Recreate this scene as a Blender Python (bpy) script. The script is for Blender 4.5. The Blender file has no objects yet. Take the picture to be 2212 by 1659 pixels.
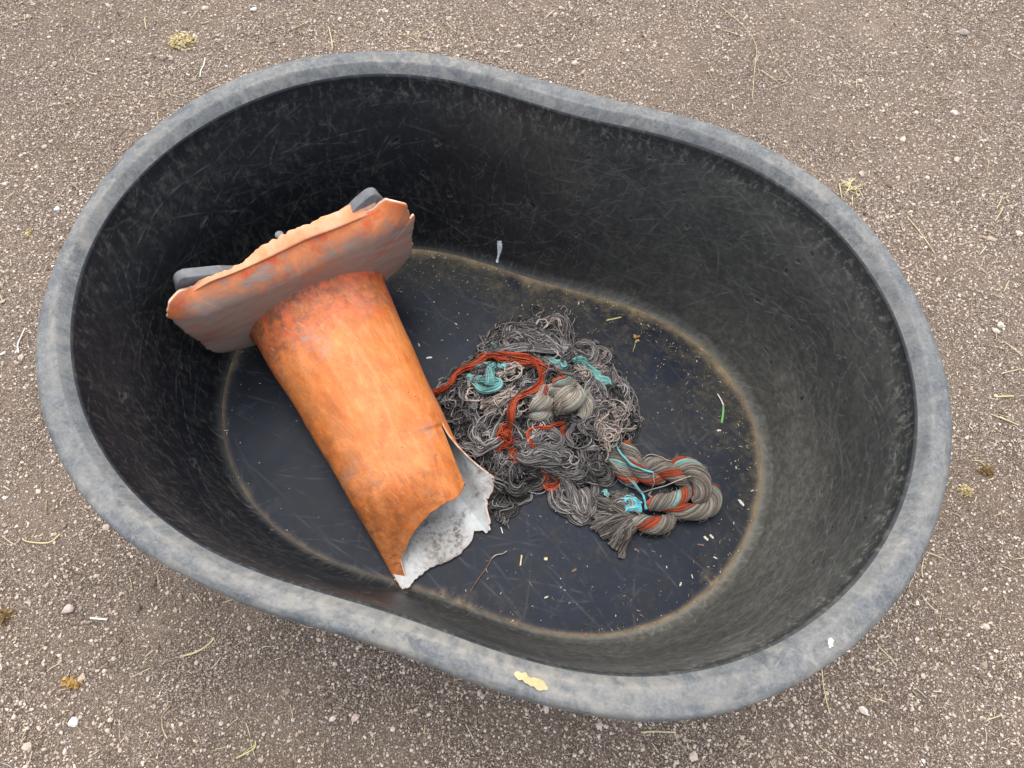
import bpy, math, random
import numpy as np
from mathutils import Matrix

R_ = np.random.default_rng(7)
random.seed(7)
sc = bpy.context.scene
COL = sc.collection

# ---------------------------------------------------------------- camera
FOC, PITCH, ROLL, CAMH = 754.48, math.radians(65.457), math.radians(4.463), 1.4481
fw = np.array([0, math.cos(PITCH), -math.sin(PITCH)])
up0 = np.array([0, math.sin(PITCH), math.cos(PITCH)])
rt0 = np.array([1.0, 0, 0])
RT = math.cos(ROLL) * rt0 + math.sin(ROLL) * up0
UP = -math.sin(ROLL) * rt0 + math.cos(ROLL) * up0
CAM = np.array([0, 0, CAMH])
cd = bpy.data.cameras.new("camera")
cd.sensor_fit = 'HORIZONTAL'
cd.sensor_width = 36.0
cd.lens = FOC / 1024 * 36.0
cd.clip_start = 0.02
cd.clip_end = 500
cam = bpy.data.objects.new("camera", cd)
COL.objects.link(cam)
cam.matrix_world = Matrix(((RT[0], UP[0], -fw[0], 0), (RT[1], UP[1], -fw[1], 0), (RT[2], UP[2], -fw[2], CAMH), (0, 0, 0, 1)))
sc.camera = cam

# ---------------------------------------------------------------- sky, sun, exposure
SUN_EL, SUN_AZ = math.radians(70), math.radians(340)      # azimuth clockwise from +Y
world = bpy.data.worlds.new("World")
sc.world = world
world.use_nodes = True
wn, wl = world.node_tree.nodes, world.node_tree.links
wn.clear()
sky = wn.new('ShaderNodeTexSky')
sky.sky_type = 'NISHITA'
sky.sun_disc = False
sky.sun_elevation = SUN_EL
sky.sun_rotation = SUN_AZ
sky.air_density = 1.0
sky.dust_density = 2.0
sky.ozone_density = 1.0
hs = wn.new('ShaderNodeHueSaturation')                      # thin high cloud takes most of the blue out
hs.inputs['Saturation'].default_value = 0.52
bg = wn.new('ShaderNodeBackground')
bg.inputs['Strength'].default_value = 0.13
wo = wn.new('ShaderNodeOutputWorld')
wl.new(sky.outputs[0], hs.inputs['Color'])
wl.new(hs.outputs[0], bg.inputs['Color'])
wl.new(bg.outputs[0], wo.inputs['Surface'])
sd = bpy.data.lights.new("sun", 'SUN')
sd.energy = 1.0
sd.angle = math.radians(80)
sd.color = (1.0, 0.93, 0.83)
sun = bpy.data.objects.new("sun", sd)
COL.objects.link(sun)
sdir = np.array([math.sin(SUN_AZ) * math.cos(SUN_EL), math.cos(SUN_AZ) * math.cos(SUN_EL), math.sin(SUN_EL)])
from mathutils import Vector
sun.rotation_euler = Vector(sdir).to_track_quat('Z', 'Y').to_euler()
sc.view_settings.view_transform = 'Standard'
sc.view_settings.look = 'None'
sc.view_settings.gamma = 1
sc.view_settings.exposure = 1.48

# ---------------------------------------------------------------- helpers
KP = 2212 / 1024.0


def ray(px, py):
    return RT * (px / KP - 512) / FOC - UP * (py / KP - 384) / FOC + fw


def W(px, py, z=0.0):
    """the point at height z that the photograph shows at (px, py) of its 2212-wide view"""
    d = ray(px, py)
    return CAM + d * ((z - CAMH) / d[2])


def plane_hit(px, py, P, n):
    d = ray(px, py)
    return CAM + d * (((P - CAM) @ n) / (d @ n))


def mesh_obj(name, V, F, mat=None, parent=None, smooth=True, uv=None, attrs=None):
    """V (n,3); F = list of (m,k) index arrays"""
    V = np.asarray(V, dtype=np.float32)
    F = [np.asarray(f, dtype=np.int32) for f in F if len(f)]
    me = bpy.data.meshes.new(name)
    me.vertices.add(len(V))
    me.vertices.foreach_set('co', V.ravel())
    loops = np.concatenate([f.ravel() for f in F])
    tot = np.concatenate([np.full(len(f), f.shape[1], np.int32) for f in F])
    start = np.concatenate([[0], np.cumsum(tot)[:-1]]).astype(np.int32)
    me.loops.add(len(loops))
    me.loops.foreach_set('vertex_index', loops)
    me.polygons.add(len(tot))
    me.polygons.foreach_set('loop_start', start)
    try:
        me.polygons.foreach_set('loop_total', tot)
    except Exception:
        pass
    me.polygons.foreach_set('use_smooth', np.full(len(tot), smooth, dtype=bool))
    if uv is not None:
        l = me.uv_layers.new(name='UVMap')
        l.data.foreach_set('uv', np.asarray(uv, np.float32)[loops].ravel())
    for k, a in (attrs or {}).items():
        at = me.attributes.new(k, 'FLOAT_COLOR', 'POINT')
        c = np.ones((len(V), 4), np.float32)
        c[:, :a.shape[1]] = a
        at.data.foreach_set('color', c.ravel())
    me.update(calc_edges=True)
    me.validate()
    for m in (mat if isinstance(mat, (list, tuple)) else [mat]):
        if m:
            me.materials.append(m)
    o = bpy.data.objects.new(name, me)
    COL.objects.link(o)
    if parent:
        o.parent = parent
    return o


def grid_faces(nr, nc, wrap=False, flip=False):
    r = np.arange(nr - 1)[:, None]
    c = np.arange(nc if wrap else nc - 1)[None, :]
    c2 = (c + 1) % nc
    a, b, d, e = r * nc + c, r * nc + c2, (r + 1) * nc + c2, (r + 1) * nc + c
    q = np.stack([a, b, d, e], -1).reshape(-1, 4)
    return q[:, ::-1] if flip else q


def tag(o, label=None, cat=None, group=None, kind=None):
    for k, v in (('label', label), ('category', cat), ('group', group), ('kind', kind)):
        if v:
            o[k] = v
    return o


def empty(name, loc, label, cat, group=None):
    o = bpy.data.objects.new(name, None)
    o.empty_display_size = 0.05
    COL.objects.link(o)
    o.location = loc
    return tag(o, label, cat, group)


def attach(child, root):
    child.parent = root
    child.matrix_parent_inverse = Matrix.Translation(root.location).inverted()


def sstep(a, b, x):
    t = np.clip((np.asarray(x, float) - a) / (b - a), 0, 1)
    return t * t * (3 - 2 * t)


def crom(P, K):
    """Catmull-Rom through P, K evenly spaced samples"""
    P = np.asarray(P, float)
    Q = np.vstack([2 * P[0] - P[1], P, 2 * P[-1] - P[-2]])
    out = []
    for i in range(len(P) - 1):
        t = np.linspace(0, 1, 24, endpoint=False)[:, None]
        a, b, c, d = Q[i:i + 4]
        out.append(0.5 * (2 * b + (c - a) * t + (2 * a - 5 * b + 4 * c - d) * t ** 2 + (3 * b - a - 3 * c + d) * t ** 3))
    out = np.vstack(out + [P[-1:]])
    s = np.concatenate([[0], np.cumsum(np.linalg.norm(np.diff(out, axis=0), axis=1))])
    u = np.linspace(0, s[-1], K)
    return np.stack([np.interp(u, s, out[:, k]) for k in range(P.shape[1])], 1)


def tubes(C, r, S=5):
    """C (M,K,3) centre lines, r scalar | (M,) | (M,K) -> verts, quads"""
    C = np.asarray(C, float)
    M, K, _ = C.shape
    r = np.asarray(r, float)
    if r.ndim == 0:
        r = np.full((M, K), float(r))
    elif r.ndim == 1:
        r = np.repeat(r[:, None], K, 1)
    t = np.gradient(C, axis=1)
    t /= np.linalg.norm(t, axis=2, keepdims=True) + 1e-12
    upv = np.array([0.13, 0.07, 1.0])
    s = np.cross(t, upv)
    n_ = np.linalg.norm(s, axis=2, keepdims=True)
    s = s / (n_ + 1e-9)
    b = np.cross(s, t)
    a = np.arange(S) * 2 * np.pi / S
    V = C[:, :, None, :] + r[:, :, None, None] * (np.cos(a)[None, None, :, None] * s[:, :, None, :] + np.sin(a)[None, None, :, None] * b[:, :, None, :])
    base = (np.arange(M) * K * S)[:, None, None]
    k = (np.arange(K - 1) * S)[None, :, None]
    j = np.arange(S)[None, None, :]
    j2 = (j + 1) % S
    F = np.stack(np.broadcast_arrays(base + k + j, base + k + j2, base + k + S + j2, base + k + S + j), -1).reshape(-1, 4)
    return V.reshape(-1, 3), F


class Acc:
    """collects pieces that belong to ONE mesh"""

    def __init__(self):
        self.V, self.F, self.n = [], {}, 0

    def add(self, V, F):
        V = np.asarray(V)
        if not isinstance(F, (list, tuple)):
            F = [F]
        for f in F:
            f = np.asarray(f)
            self.F.setdefault(f.shape[1], []).append(f + self.n)
        self.V.append(V)
        self.n += len(V)
        return self

    def build(self, name, mat, parent=None, smooth=True):
        return mesh_obj(name, np.vstack(self.V), [np.vstack(f) for f in self.F.values()], mat, parent, smooth)


def vnoise(h, w, cell, oct=4, gain=0.5, wrapx=False, seed=0, ax=1.0):
    """fractal value noise, cells in pixels (ax stretches along x)"""
    g = np.random.default_rng(seed)
    out = np.zeros((h, w), np.float32)
    amp, tot = 1.0, 0.0
    cy, cx = cell, cell * ax
    for _ in range(oct):
        ny, nx = int(h / cy) + 3, max(2, int(round(w / cx)))
        G = g.random((ny, nx + (0 if wrapx else 2))).astype(np.float32)
        y = np.arange(h) / cy
        x = np.arange(w) / w * nx if wrapx else np.arange(w) / cx
        y0, x0 = y.astype(int), x.astype(int)
        fy, fx = (y - y0)[:, None], (x - x0)[None, :]
        fy, fx = fy * fy * (3 - 2 * fy), fx * fx * (3 - 2 * fx)
        N = G.shape[1]
        x0, x1 = x0 % N, (x0 + 1) % N
        a, b = G[y0][:, x0], G[y0][:, x1]
        c, d = G[y0 + 1][:, x0], G[y0 + 1][:, x1]
        out += amp * ((a * (1 - fx) + b * fx) * (1 - fy) + (c * (1 - fx) + d * fx) * fy)
        tot += amp
        amp *= gain
        cy, cx = max(cy / 2, 1.0), max(cx / 2, 1.0)
    return out / tot


def splat(img, x, y, val, wrapx=False):
    h, w = img.shape
    xi, yi = np.floor(x).astype(int), np.floor(y).astype(int)
    fx, fy = x - xi, y - yi
    for dx in (0, 1):
        for dy in (0, 1):
            wgt = (fx if dx else 1 - fx) * (fy if dy else 1 - fy)
            X, Y = xi + dx, yi + dy
            if wrapx:
                X = X % w
            ok = (X >= 0) & (X < w) & (Y >= 0) & (Y < h)
            np.maximum.at(img, (Y[ok], X[ok]), (wgt * val)[ok])


def scratch(img, g, x, y, ang, length, curve, val, wrapx=False):
    n = max(4, int(length * 2))
    s = np.linspace(0, 1, n)
    a = ang + curve * (s - .5)
    dx, dy = np.cumsum(np.cos(a)) * length / n, np.cumsum(np.sin(a)) * length / n
    fade = np.minimum(1, np.minimum(s, 1 - s) * 6) * (0.55 + 0.45 * np.sin(s * g.uniform(8, 40) + g.uniform(0, 6)))
    splat(img, x + dx, y + dy, val * fade, wrapx)


def bilinear(img, x, y):
    h, w = img.shape
    x, y = np.clip(x, 0, w - 1.001), np.clip(y, 0, h - 1.001)
    xi, yi = x.astype(int), y.astype(int)
    fx, fy = x - xi, y - yi
    return (img[yi, xi] * (1 - fx) + img[yi, xi + 1] * fx) * (1 - fy) + (img[yi + 1, xi] * (1 - fx) + img[yi + 1, xi + 1] * fx) * fy


# ---------------------------------------------------------------- materials
class NT:
    def __init__(self, name):
        self.m = bpy.data.materials.new(name)
        self.m.use_nodes = True
        self.t = self.m.node_tree
        self.n, self.l = self.t.nodes, self.t.links
        self.b = self.n['Principled BSDF']

    def node(self, typ, **kw):
        x = self.n.new(typ)
        for k, v in kw.items():
            if hasattr(x, k):
                setattr(x, k, v)
        return x

    def set(self, sock, v):
        if isinstance(v, bpy.types.NodeSocket):
            self.l.new(v, sock)
        elif v is not None:
            sock.default_value = v if not isinstance(v, tuple) or len(v) != 3 or sock.type == 'VECTOR' else (*v, 1)

    def co(self, kind='Object'):
        if not hasattr(self, '_tc'):
            self._tc = self.node('ShaderNodeTexCoord')
        return self._tc.outputs[kind]

    def mapping(self, vec, scale=(1, 1, 1), rot=(0, 0, 0), loc=(0, 0, 0)):
        x = self.node('ShaderNodeMapping')
        self.l.new(vec, x.inputs['Vector'])
        x.inputs['Scale'].default_value = scale
        x.inputs['Rotation'].default_value = rot
        x.inputs['Location'].default_value = loc
        return x.outputs[0]

    def noise(self, vec, scale, detail=4, rough=0.55, dist=0.0, out='Fac'):
        x = self.node('ShaderNodeTexNoise')
        self.l.new(vec, x.inputs['Vector'])
        x.inputs['Scale'].default_value = scale
        x.inputs['Detail'].default_value = detail
        x.inputs['Roughness'].default_value = rough
        x.inputs['Distortion'].default_value = dist
        return x.outputs[out]

    def voro(self, vec, scale, feature='F1', out='Distance', rand=1.0):
        x = self.node('ShaderNodeTexVoronoi')
        x.feature = feature
        self.l.new(vec, x.inputs['Vector'])
        x.inputs['Scale'].default_value = scale
        x.inputs['Randomness'].default_value = rand
        return x.outputs[out]

    def ramp(self, fac, stops, interp='LINEAR'):
        x = self.node('ShaderNodeValToRGB')
        x.color_ramp.interpolation = interp
        e = x.color_ramp.elements
        while len(e) < len(stops):
            e.new(0.5)
        for i, (p, c) in enumerate(stops):
            e[i].position = p
            e[i].color = (c, c, c, 1) if not isinstance(c, tuple) else (*c, 1)
        self.l.new(fac, x.inputs[0])
        return x.outputs[0]

    def mix(self, fac, a, b, mode='MIX'):
        x = self.node('ShaderNodeMix', data_type='RGBA', blend_type=mode)
        self.set(x.inputs['Factor'], fac)
        self.set(x.inputs['A'], a)
        self.set(x.inputs['B'], b)
        return x.outputs['Result']

    def math(self, op, a, b=None, clamp=False):
        x = self.node('ShaderNodeMath', operation=op, use_clamp=clamp)
        self.set(x.inputs[0], a)
        if b is not None:
            self.set(x.inputs[1], b)
        return x.outputs[0]

    def island(self):
        return self.node('ShaderNodeNewGeometry').outputs['Random Per Island']

    def attr(self, name):
        x = self.node('ShaderNodeAttribute')
        x.attribute_name = name
        s = self.node('ShaderNodeSeparateColor')
        self.l.new(x.outputs['Color'], s.inputs[0])
        return s.outputs

    def done(self, color=None, rough=None, bump=None, bstr=0.3, bdist=0.002, spec=None):
        self.set(self.b.inputs['Base Color'], color)
        self.set(self.b.inputs['Roughness'], rough)
        if spec is not None:
            self.b.inputs['Specular IOR Level'].default_value = spec
        if bump is not None:
            x = self.node('ShaderNodeBump')
            x.inputs['Strength'].default_value = bstr
            x.inputs['Distance'].default_value = bdist
            self.l.new(bump, x.inputs['Height'])
            self.l.new(x.outputs[0], self.b.inputs['Normal'])
        return self.m


def island_mat(name, stops, rough=0.85, nscale=60, namt=0.5, spec=0.25, interp='LINEAR'):
    t = NT(name)
    c = t.ramp(t.island(), stops, interp)
    n = t.noise(t.co(), nscale, 3)
    c = t.mix(namt, c, t.ramp(n, [(0.3, 0.45), (0.7, 1.0)]), 'MULTIPLY')
    return t.done(c, rough, spec=spec)


def mat_ground():
    t = NT("ground_soil")
    P = t.co()
    big = t.noise(P, 1.7, 5, 0.6, 0.3)
    mid = t.noise(P, 9, 5, 0.65, 0.4)
    soil = t.mix(t.ramp(big, [(0.35, 0.0), (0.68, 1.0)]), (0.225, 0.167, 0.119), (0.36, 0.283, 0.209))
    soil = t.mix(t.math('MULTIPLY', t.ramp(mid, [(0.4, 0.0), (0.7, 1.0)]), 0.55), soil, (0.16, 0.114, 0.079))
    v1 = t.voro(P, 420, out='Color')
    sep = t.node('ShaderNodeSeparateColor')
    t.l.new(v1, sep.inputs[0])
    g1 = t.ramp(sep.outputs[0], [(0.0, (0.10, 0.07, 0.052)), (0.35, (0.21, 0.157, 0.12)), (0.7, (0.39, 0.31, 0.245)), (0.9, (0.58, 0.485, 0.405)), (1.0, (0.7, 0.62, 0.54))])
    d1 = t.voro(P, 420)
    grit = t.mix(t.ramp(d1, [(0.4, 1.0), (0.8, 0.0)]), (0.095, 0.068, 0.052), g1)
    amt = t.ramp(t.noise(P, 4.5, 4, 0.6), [(0.35, 0.35), (0.65, 0.95)])
    c = t.mix(amt, soil, grit)
    fine = t.noise(P, 900, 2, 0.6)
    c = t.mix(0.5, c, t.ramp(fine, [(0.25, 0.4), (0.75, 1.25)]), 'MULTIPLY')
    h = t.math('ADD', t.math('MULTIPLY', t.math('SUBTRACT', 1.0, d1), 0.8), t.math('MULTIPLY', fine, 0.8))
    h = t.math('ADD', h, t.math('MULTIPLY', mid, 1.6))
    return t.done(c, 0.95, h, 0.9, 0.004, 0.15)


def mat_rim():
    t = NT("rim_rubber")
    w = t.attr('wear')
    P = t.co()
    n1 = t.noise(P, 34, 8, 0.72, 0.3)
    n2 = t.noise(P, 210, 5, 0.65)
    base = t.ramp(n1, [(0.3, (0.074, 0.081, 0.086)), (0.48, (0.118, 0.125, 0.127)), (0.7, (0.172, 0.175, 0.171))])
    base = t.mix(0.75, base, t.ramp(n2, [(0.3, 0.55), (0.7, 1.25)]), 'MULTIPLY')
    c = t.mix(w[1], base, (0.25, 0.232, 0.198))
    fd = t.math('MULTIPLY', t.ramp(t.noise(P, 46, 8, .75, .5), [(.46, 0.0), (.62, .75)]), t.ramp(t.noise(P, 7, 4, .6), [(.38, .15), (.6, 1.0)]))
    c = t.mix(fd, c, (0.262, 0.244, 0.208))
    c = t.mix(w[0], c, (0.32, 0.32, 0.31))
    c = t.mix(w[2], c, (0.05, 0.058, 0.066))
    h = t.math('ADD', t.math('MULTIPLY', n2, 0.6), t.noise(P, 420, 3))
    return t.done(c, 0.62, h, 0.35, 0.0015, 0.35)


def mat_wall():
    t = NT("wall_rubber")
    w = t.attr('wear')
    P = t.co()
    n1 = t.noise(P, 12, 6, 0.65, 0.4)
    base = t.ramp(n1, [(0.3, (0.0055, 0.0068, 0.0098)), (0.7, (0.0105, 0.0125, 0.0165))])
    c = t.mix(w[1], base, (0.15, 0.144, 0.118))  # dust tint, also carrying the painted light and dark of the wall
    c = t.mix(w[0], c, (0.27, 0.265, 0.245))
    c = t.mix(w[2], c, (0.008, 0.008, 0.009))
    h = t.math('SUBTRACT', t.noise(P, 300, 4), t.math('MULTIPLY', w[2], 1.5))
    rough = t.math('ADD', 0.42, t.math('MULTIPLY', w[1], 0.5), True)
    return t.done(c, rough, h, 0.25, 0.0015, 0.25)


def mat_floor():
    t = NT("floor_rubber")
    w = t.attr('wear')
    P = t.co()
    n1 = t.noise(P, 14, 6, 0.65, 0.4)
    base = t.ramp(n1, [(0.3, (0.005, 0.0085, 0.0170)), (0.7, (0.0085, 0.0135, 0.0250))])
    c = t.mix(w[1], base, (0.125, 0.108, 0.066))
    c = t.mix(w[0], c, (0.2, 0.205, 0.205))
    c = t.mix(w[2], c, (0.25, 0.19, 0.115))
    h = t.math('ADD', t.math('MULTIPLY', w[2], 1.5), t.noise(P, 260, 4))
    rough = t.math('ADD', 0.36, t.math('ADD', t.math('MULTIPLY', w[1], 0.6), t.math('MULTIPLY', t.noise(P, 30, 4), 0.12)), True)
    return t.done(c, rough, h, 0.15, 0.0015, 0.14)


# ---------------------------------------------------------------- the tub
TC = np.array([-0.03687, 0.56565])
TA = math.radians(-13.473)
RIM_O = [0.6038, 0.0008, -0.0001, 0.0977, -0.001, 0.0002, -0.0007, -0.013, -0.0004, 0.0005, 0.0001, 0.0013, -0.0004]
RIM_I = [0.5611, -0.0005, 0.0001, 0.0985, 0.0012, -0.0001, 0.0014, -0.0095, 0.0005, -0.0007, -0.001, 0.0021, 0.0006]
FLR = [0.4749, -0.0024, -0.0001, 0.101, -0.0013, -0.0005, 0.0028, -0.006, 0.0002, 0.0, 0.0013, -0.0009, 0.0001]
TH, TF = 0.4464, 0.0144


def four(co, th):
    r = np.full_like(th, co[0])
    for n in range(1, 7):
        r = r + co[2 * n - 1] * np.cos(n * th) + co[2 * n] * np.sin(n * th)
    return r


def tub_xy(th, r):
    """polar about the tub's centre and long axis -> world x, y"""
    lx, ly = r * np.cos(th), r * np.sin(th)
    # u = w @ [[c,-s],[s,c]]  ->  w = u @ [[c,s],[-s,c]]
    c, s = math.cos(TA), math.sin(TA)
    return TC[0] + lx * c - ly * s, TC[1] + lx * s + ly * c


def tub_polar(x, y):
    dx, dy = x - TC[0], y - TC[1]
    c, s = math.cos(TA), math.sin(TA)
    lx, ly = dx * c + dy * s, -dx * s + dy * c
    return np.arctan2(ly, lx), np.hypot(lx, ly)


def wall_r(th, z):
    """inner wall radius at height z"""
    k = np.clip((z - TF) / (TH - TF), 0, 1)
    f, i = four(FLR, th), four(RIM_I, th) - 0.004
    fil = 0.012 * (1 - np.clip((z - TF) / 0.02, 0, 1)) ** 2
    return f + (i - f) * (k ** 0.9) + 0.006 * np.sin(np.pi * k) - fil


def build_tub():
    root = empty('stock_tank', (TC[0], TC[1], 0), 'large oval black rubber tub with a dusty grey rim standing on the gravel', 'tub')
    NU = 1800
    th = np.linspace(-math.pi, math.pi, NU, endpoint=False)
    ro, ri = four(RIM_O, th), four(RIM_I, th)
    PX = 3.75 / NU                                         # about 2 mm
    g = np.random.default_rng(3)
    # --- rim: from the outer lip over the flat top to the inner bevel
    rows = []
    wob = 0.0016 * np.sin(th * 7 + 1) + 0.001 * np.sin(th * 13)
    prof = [(-0.016, -0.052), (-0.004, -0.05), (0.001, -0.044), (0.0025, -0.032), (0.0022, -0.016), (0.001, -0.007), (-0.0015, -0.0025), (-0.005, -0.0006)]
    for dr, dz in prof:
        rows.append((ro + dr + wob, np.full(NU, TH + dz)))
    a, b = ro - 0.005 + wob, ri + 0.0135
    for k in np.linspace(0, 1, 18)[1:]:
        rows.append((a + (b - a) * k, np.full(NU, TH) + 0.0012 * np.sin(k * math.pi) + 0.0006 * np.sin(th * 9 + k * 3)))
    for dr, dz in [(0.0115, -0.0005), (0.0095, -0.0022), (0.0055, -0.0066), (0.0015, -0.0112), (-0.0022, -0.016)]:
        rows.append((ri + dr, np.full(NU, TH + dz)))
    V = []
    for r, z in rows:
        x, y = tub_xy(th, r)
        V.append(np.stack([x, y, z], 1))
    H = len(rows)
    hh = 40
    dust = vnoise(hh, NU, 18, 5, 0.6, True, 5, 3.0)
    dust2 = vnoise(hh, NU, 6, 3, 0.6, True, 6, 1.0)
    sc_ = np.zeros((hh, NU), np.float32)
    for _ in range(900):
        scratch(sc_, g, g.uniform(0, NU), g.uniform(0, hh), g.normal(1.4, 0.7), g.uniform(3, 22), g.normal(0, .5), g.uniform(.1, .5), True)
    dark = np.zeros((hh, NU), np.float32)
    dn = vnoise(hh, NU, 12, 4, 0.6, True, 9, 2.5)
    dark = np.clip((dn - 0.64) * 6, 0, 1)
    sel = np.linspace(0, hh - 1, H).astype(int)
    # more brown dust on the near and left sides, as the photograph shows
    du = np.clip((dust - 0.38) * 3.2, 0, 1) * np.clip(dust2 * 2.2 - .45, 0, 1) * (.6 + .4 * np.cos(th + 1.9))[None, :]
    inner_edge = np.exp(-((np.arange(H) - (H - 5)) / 2.2) ** 2)[:, None]
    du = np.clip(du[sel] * 0.8 + inner_edge * np.clip(dust2[sel] * 1.5 - .5, 0, 1) * 0.3, 0, 1)
    wear = np.stack([sc_[sel] * .8, du, dark[sel] * 0.75 * (np.arange(H) < 14)[:, None]], -1).reshape(-1, 3)
    rim = mesh_obj('rim', np.vstack(V), [grid_faces(H, NU, True)], M['rim'], attrs={'wear': wear})
    attach(rim, root)
    # --- inner wall
    NV = 230
    zz = np.linspace(TH - 0.016, TF, NV)
    zz = TF + (TH - 0.016 - TF) * np.linspace(1, 0, NV) ** 1.0
    Z = np.repeat(zz[:, None], NU, 1)
    T = np.repeat(th[None, :], NV, 0)
    Rr = wall_r(T, Z)
    Rr[0] = ri - 0.0022
    lump = vnoise(NV, NU, 60, 3, 0.5, True, 21, 2.0) - 0.5
    Rr[2:-4] += (0.004 * lump)[2:-4]
    nick = np.zeros((NV, NU), np.float32)
    halo = np.zeros((NV, NU), np.float32)
    yy, xx = np.mgrid[0:NV, 0:NU]
    for i in range(75):
        cx, cy = g.uniform(0, NU), g.uniform(18, NV * 0.8)
        rad = g.uniform(.8, 2.0) if i > 8 else g.uniform(2.2, 3.2)
        x0, x1, y0, y1 = int(cx - 16), int(cx + 16), int(max(cy - 16, 0)), int(min(cy + 16, NV))
        if x0 < 0 or x1 >= NU:
            continue
        aa = g.uniform(0, 3.14)
        dx, dy = xx[y0:y1, x0:x1] - cx, yy[y0:y1, x0:x1] - cy
        e = np.hypot((dx * math.cos(aa) + dy * math.sin(aa)) / g.uniform(1.2, 2.6), -dx * math.sin(aa) + dy * math.cos(aa)) / rad * (1 + .3 * np.sin(3 * np.arctan2(dy, dx) + aa * 5))
        nick[y0:y1, x0:x1] = np.maximum(nick[y0:y1, x0:x1], np.exp(-e ** 2 * 2.2))
        halo[y0:y1, x0:x1] = np.maximum(halo[y0:y1, x0:x1], np.exp(-((e - 1.25) / .45) ** 2) * g.uniform(.2, .6))
    Rr += 0.004 * nick - 0.0012 * halo
    sc_ = np.zeros((NV, NU), np.float32)
    # long and short scratches, mostly running round or slanting down the wall
    for _ in range(420):
        scratch(sc_, g, g.uniform(0, NU), g.uniform(0, NV), g.normal(0.15, 0.5), g.uniform(25, 170), g.normal(0, .5), g.uniform(.10, .5), True)
    for _ in range(900):
        scratch(sc_, g, g.uniform(0, NU), g.uniform(0, NV), g.uniform(0, 3.14), g.uniform(5, 45), g.normal(0, .9), g.uniform(.12, .6), True)
    for _ in range(1500):
        scratch(sc_, g, g.uniform(0, NU), g.uniform(0, NV), g.normal(1.57, .35), g.uniform(4, 22), g.normal(0, .5), g.uniform(.08, .4), True)
    for _ in range(260):
        scratch(sc_, g, g.uniform(0, NU), g.uniform(0, NV), g.uniform(0, 3.14), g.uniform(2, 5), g.normal(0, 2), g.uniform(.4, .95), True)
    sc_ *= (.6 + .5 * (0.5 + 0.5 * np.cos(T)))
    for _ in range(160):                                   # a few long, clear scrapes
        scratch(sc_, g, g.uniform(0, NU), g.uniform(10, NV), g.normal(.2, .7), g.uniform(30, 130), g.normal(0, .35), g.uniform(.25, .6), True)
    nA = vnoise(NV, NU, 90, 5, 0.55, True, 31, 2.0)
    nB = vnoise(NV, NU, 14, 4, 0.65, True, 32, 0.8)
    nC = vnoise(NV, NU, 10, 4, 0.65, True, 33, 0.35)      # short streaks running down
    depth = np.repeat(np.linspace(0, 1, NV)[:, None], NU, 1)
    # long-axis angle 0 is the right-hand end of the tub: the dusty end, lightened further in colour to make up for weak light
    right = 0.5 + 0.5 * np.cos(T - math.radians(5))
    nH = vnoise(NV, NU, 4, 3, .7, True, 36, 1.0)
    film_light = (0.10 + 0.62 * sstep(.15, .9, right)) * (0.2 + 1.1 * nA) * (0.50 + .35 * nB + .42 * sstep(.3, .75, nH))
    film_light = film_light * (1 - .85 * (1 - right) * sstep(.22, .6, depth + .25 * (nA - .5)))  # thinning dust and painted light falloff: upper wall paler, left side dark below
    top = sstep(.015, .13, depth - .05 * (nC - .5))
    film_light = film_light * (.35 + .65 * top)
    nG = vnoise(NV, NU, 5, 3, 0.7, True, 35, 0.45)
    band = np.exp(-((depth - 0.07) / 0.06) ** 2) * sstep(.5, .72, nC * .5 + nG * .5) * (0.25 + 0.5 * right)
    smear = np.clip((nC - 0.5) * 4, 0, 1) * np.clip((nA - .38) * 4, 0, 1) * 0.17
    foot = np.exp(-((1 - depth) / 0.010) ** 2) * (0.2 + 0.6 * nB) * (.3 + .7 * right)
    dust = np.clip(film_light + band + smear + foot, 0, 0.95)  # real dust together with the light painted into the film
    x, y = tub_xy(T.ravel(), Rr.ravel())
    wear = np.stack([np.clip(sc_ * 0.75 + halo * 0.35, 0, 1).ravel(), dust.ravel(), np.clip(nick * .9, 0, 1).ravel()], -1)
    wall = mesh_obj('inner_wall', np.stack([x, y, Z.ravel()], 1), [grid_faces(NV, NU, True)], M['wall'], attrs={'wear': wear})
    attach(wall, root)
    # --- floor
    NR = 240
    fr = wall_r(th, np.full(NU, TF))
    ks = np.linspace(1, 0.0, NR)
    RR = fr[None, :] * ks[:, None]
    RR = np.maximum(RR, 1e-4)
    T = np.repeat(th[None, :], NR, 0)
    x, y = tub_xy(T.ravel(), RR.ravel())
    X0, Y0, px = TC[0] - .65, TC[1] - .5, 0.002
    hh, ww = 520, 660
    sc_ = np.zeros((hh, ww), np.float32)
    for _ in range(260):
        scratch(sc_, g, g.uniform(0, ww), g.uniform(0, hh), g.normal(-.55, .5), g.uniform(25, 220), g.normal(0, .4), g.uniform(.05, .3))
    for _ in range(900):
        scratch(sc_, g, g.uniform(0, ww), g.uniform(0, hh), g.uniform(0, 3.14), g.uniform(4, 45), g.normal(0, .9), g.uniform(.03, .2))
    nA = vnoise(hh, ww, 70, 5, .6, False, 41)
    nB = vnoise(hh, ww, 10, 4, .65, False, 42)
    nE = vnoise(hh, ww, 30, 4, .6, False, 43)
    nF = vnoise(hh, ww, 3.5, 2, .6, False, 44) * .6 + vnoise(hh, ww, 12, 3, .6, False, 45) * .4
    xi, yi = (x - X0) / px, (y - Y0) / px
    A, B, E_, S_, N_ = (bilinear(q, xi, yi) for q in (nA, nB, nE, sc_, nF))
    edge = ((1 - ks)[:, None] * fr[None, :]).ravel()      # metres from the wall
    Tt = T.ravel()
    far = sstep(0.05, 0.75, np.sin(Tt) * 1.0 + 0.35)           # the far long side
    rightw = sstep(.1, .9, np.cos(Tt))
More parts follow.
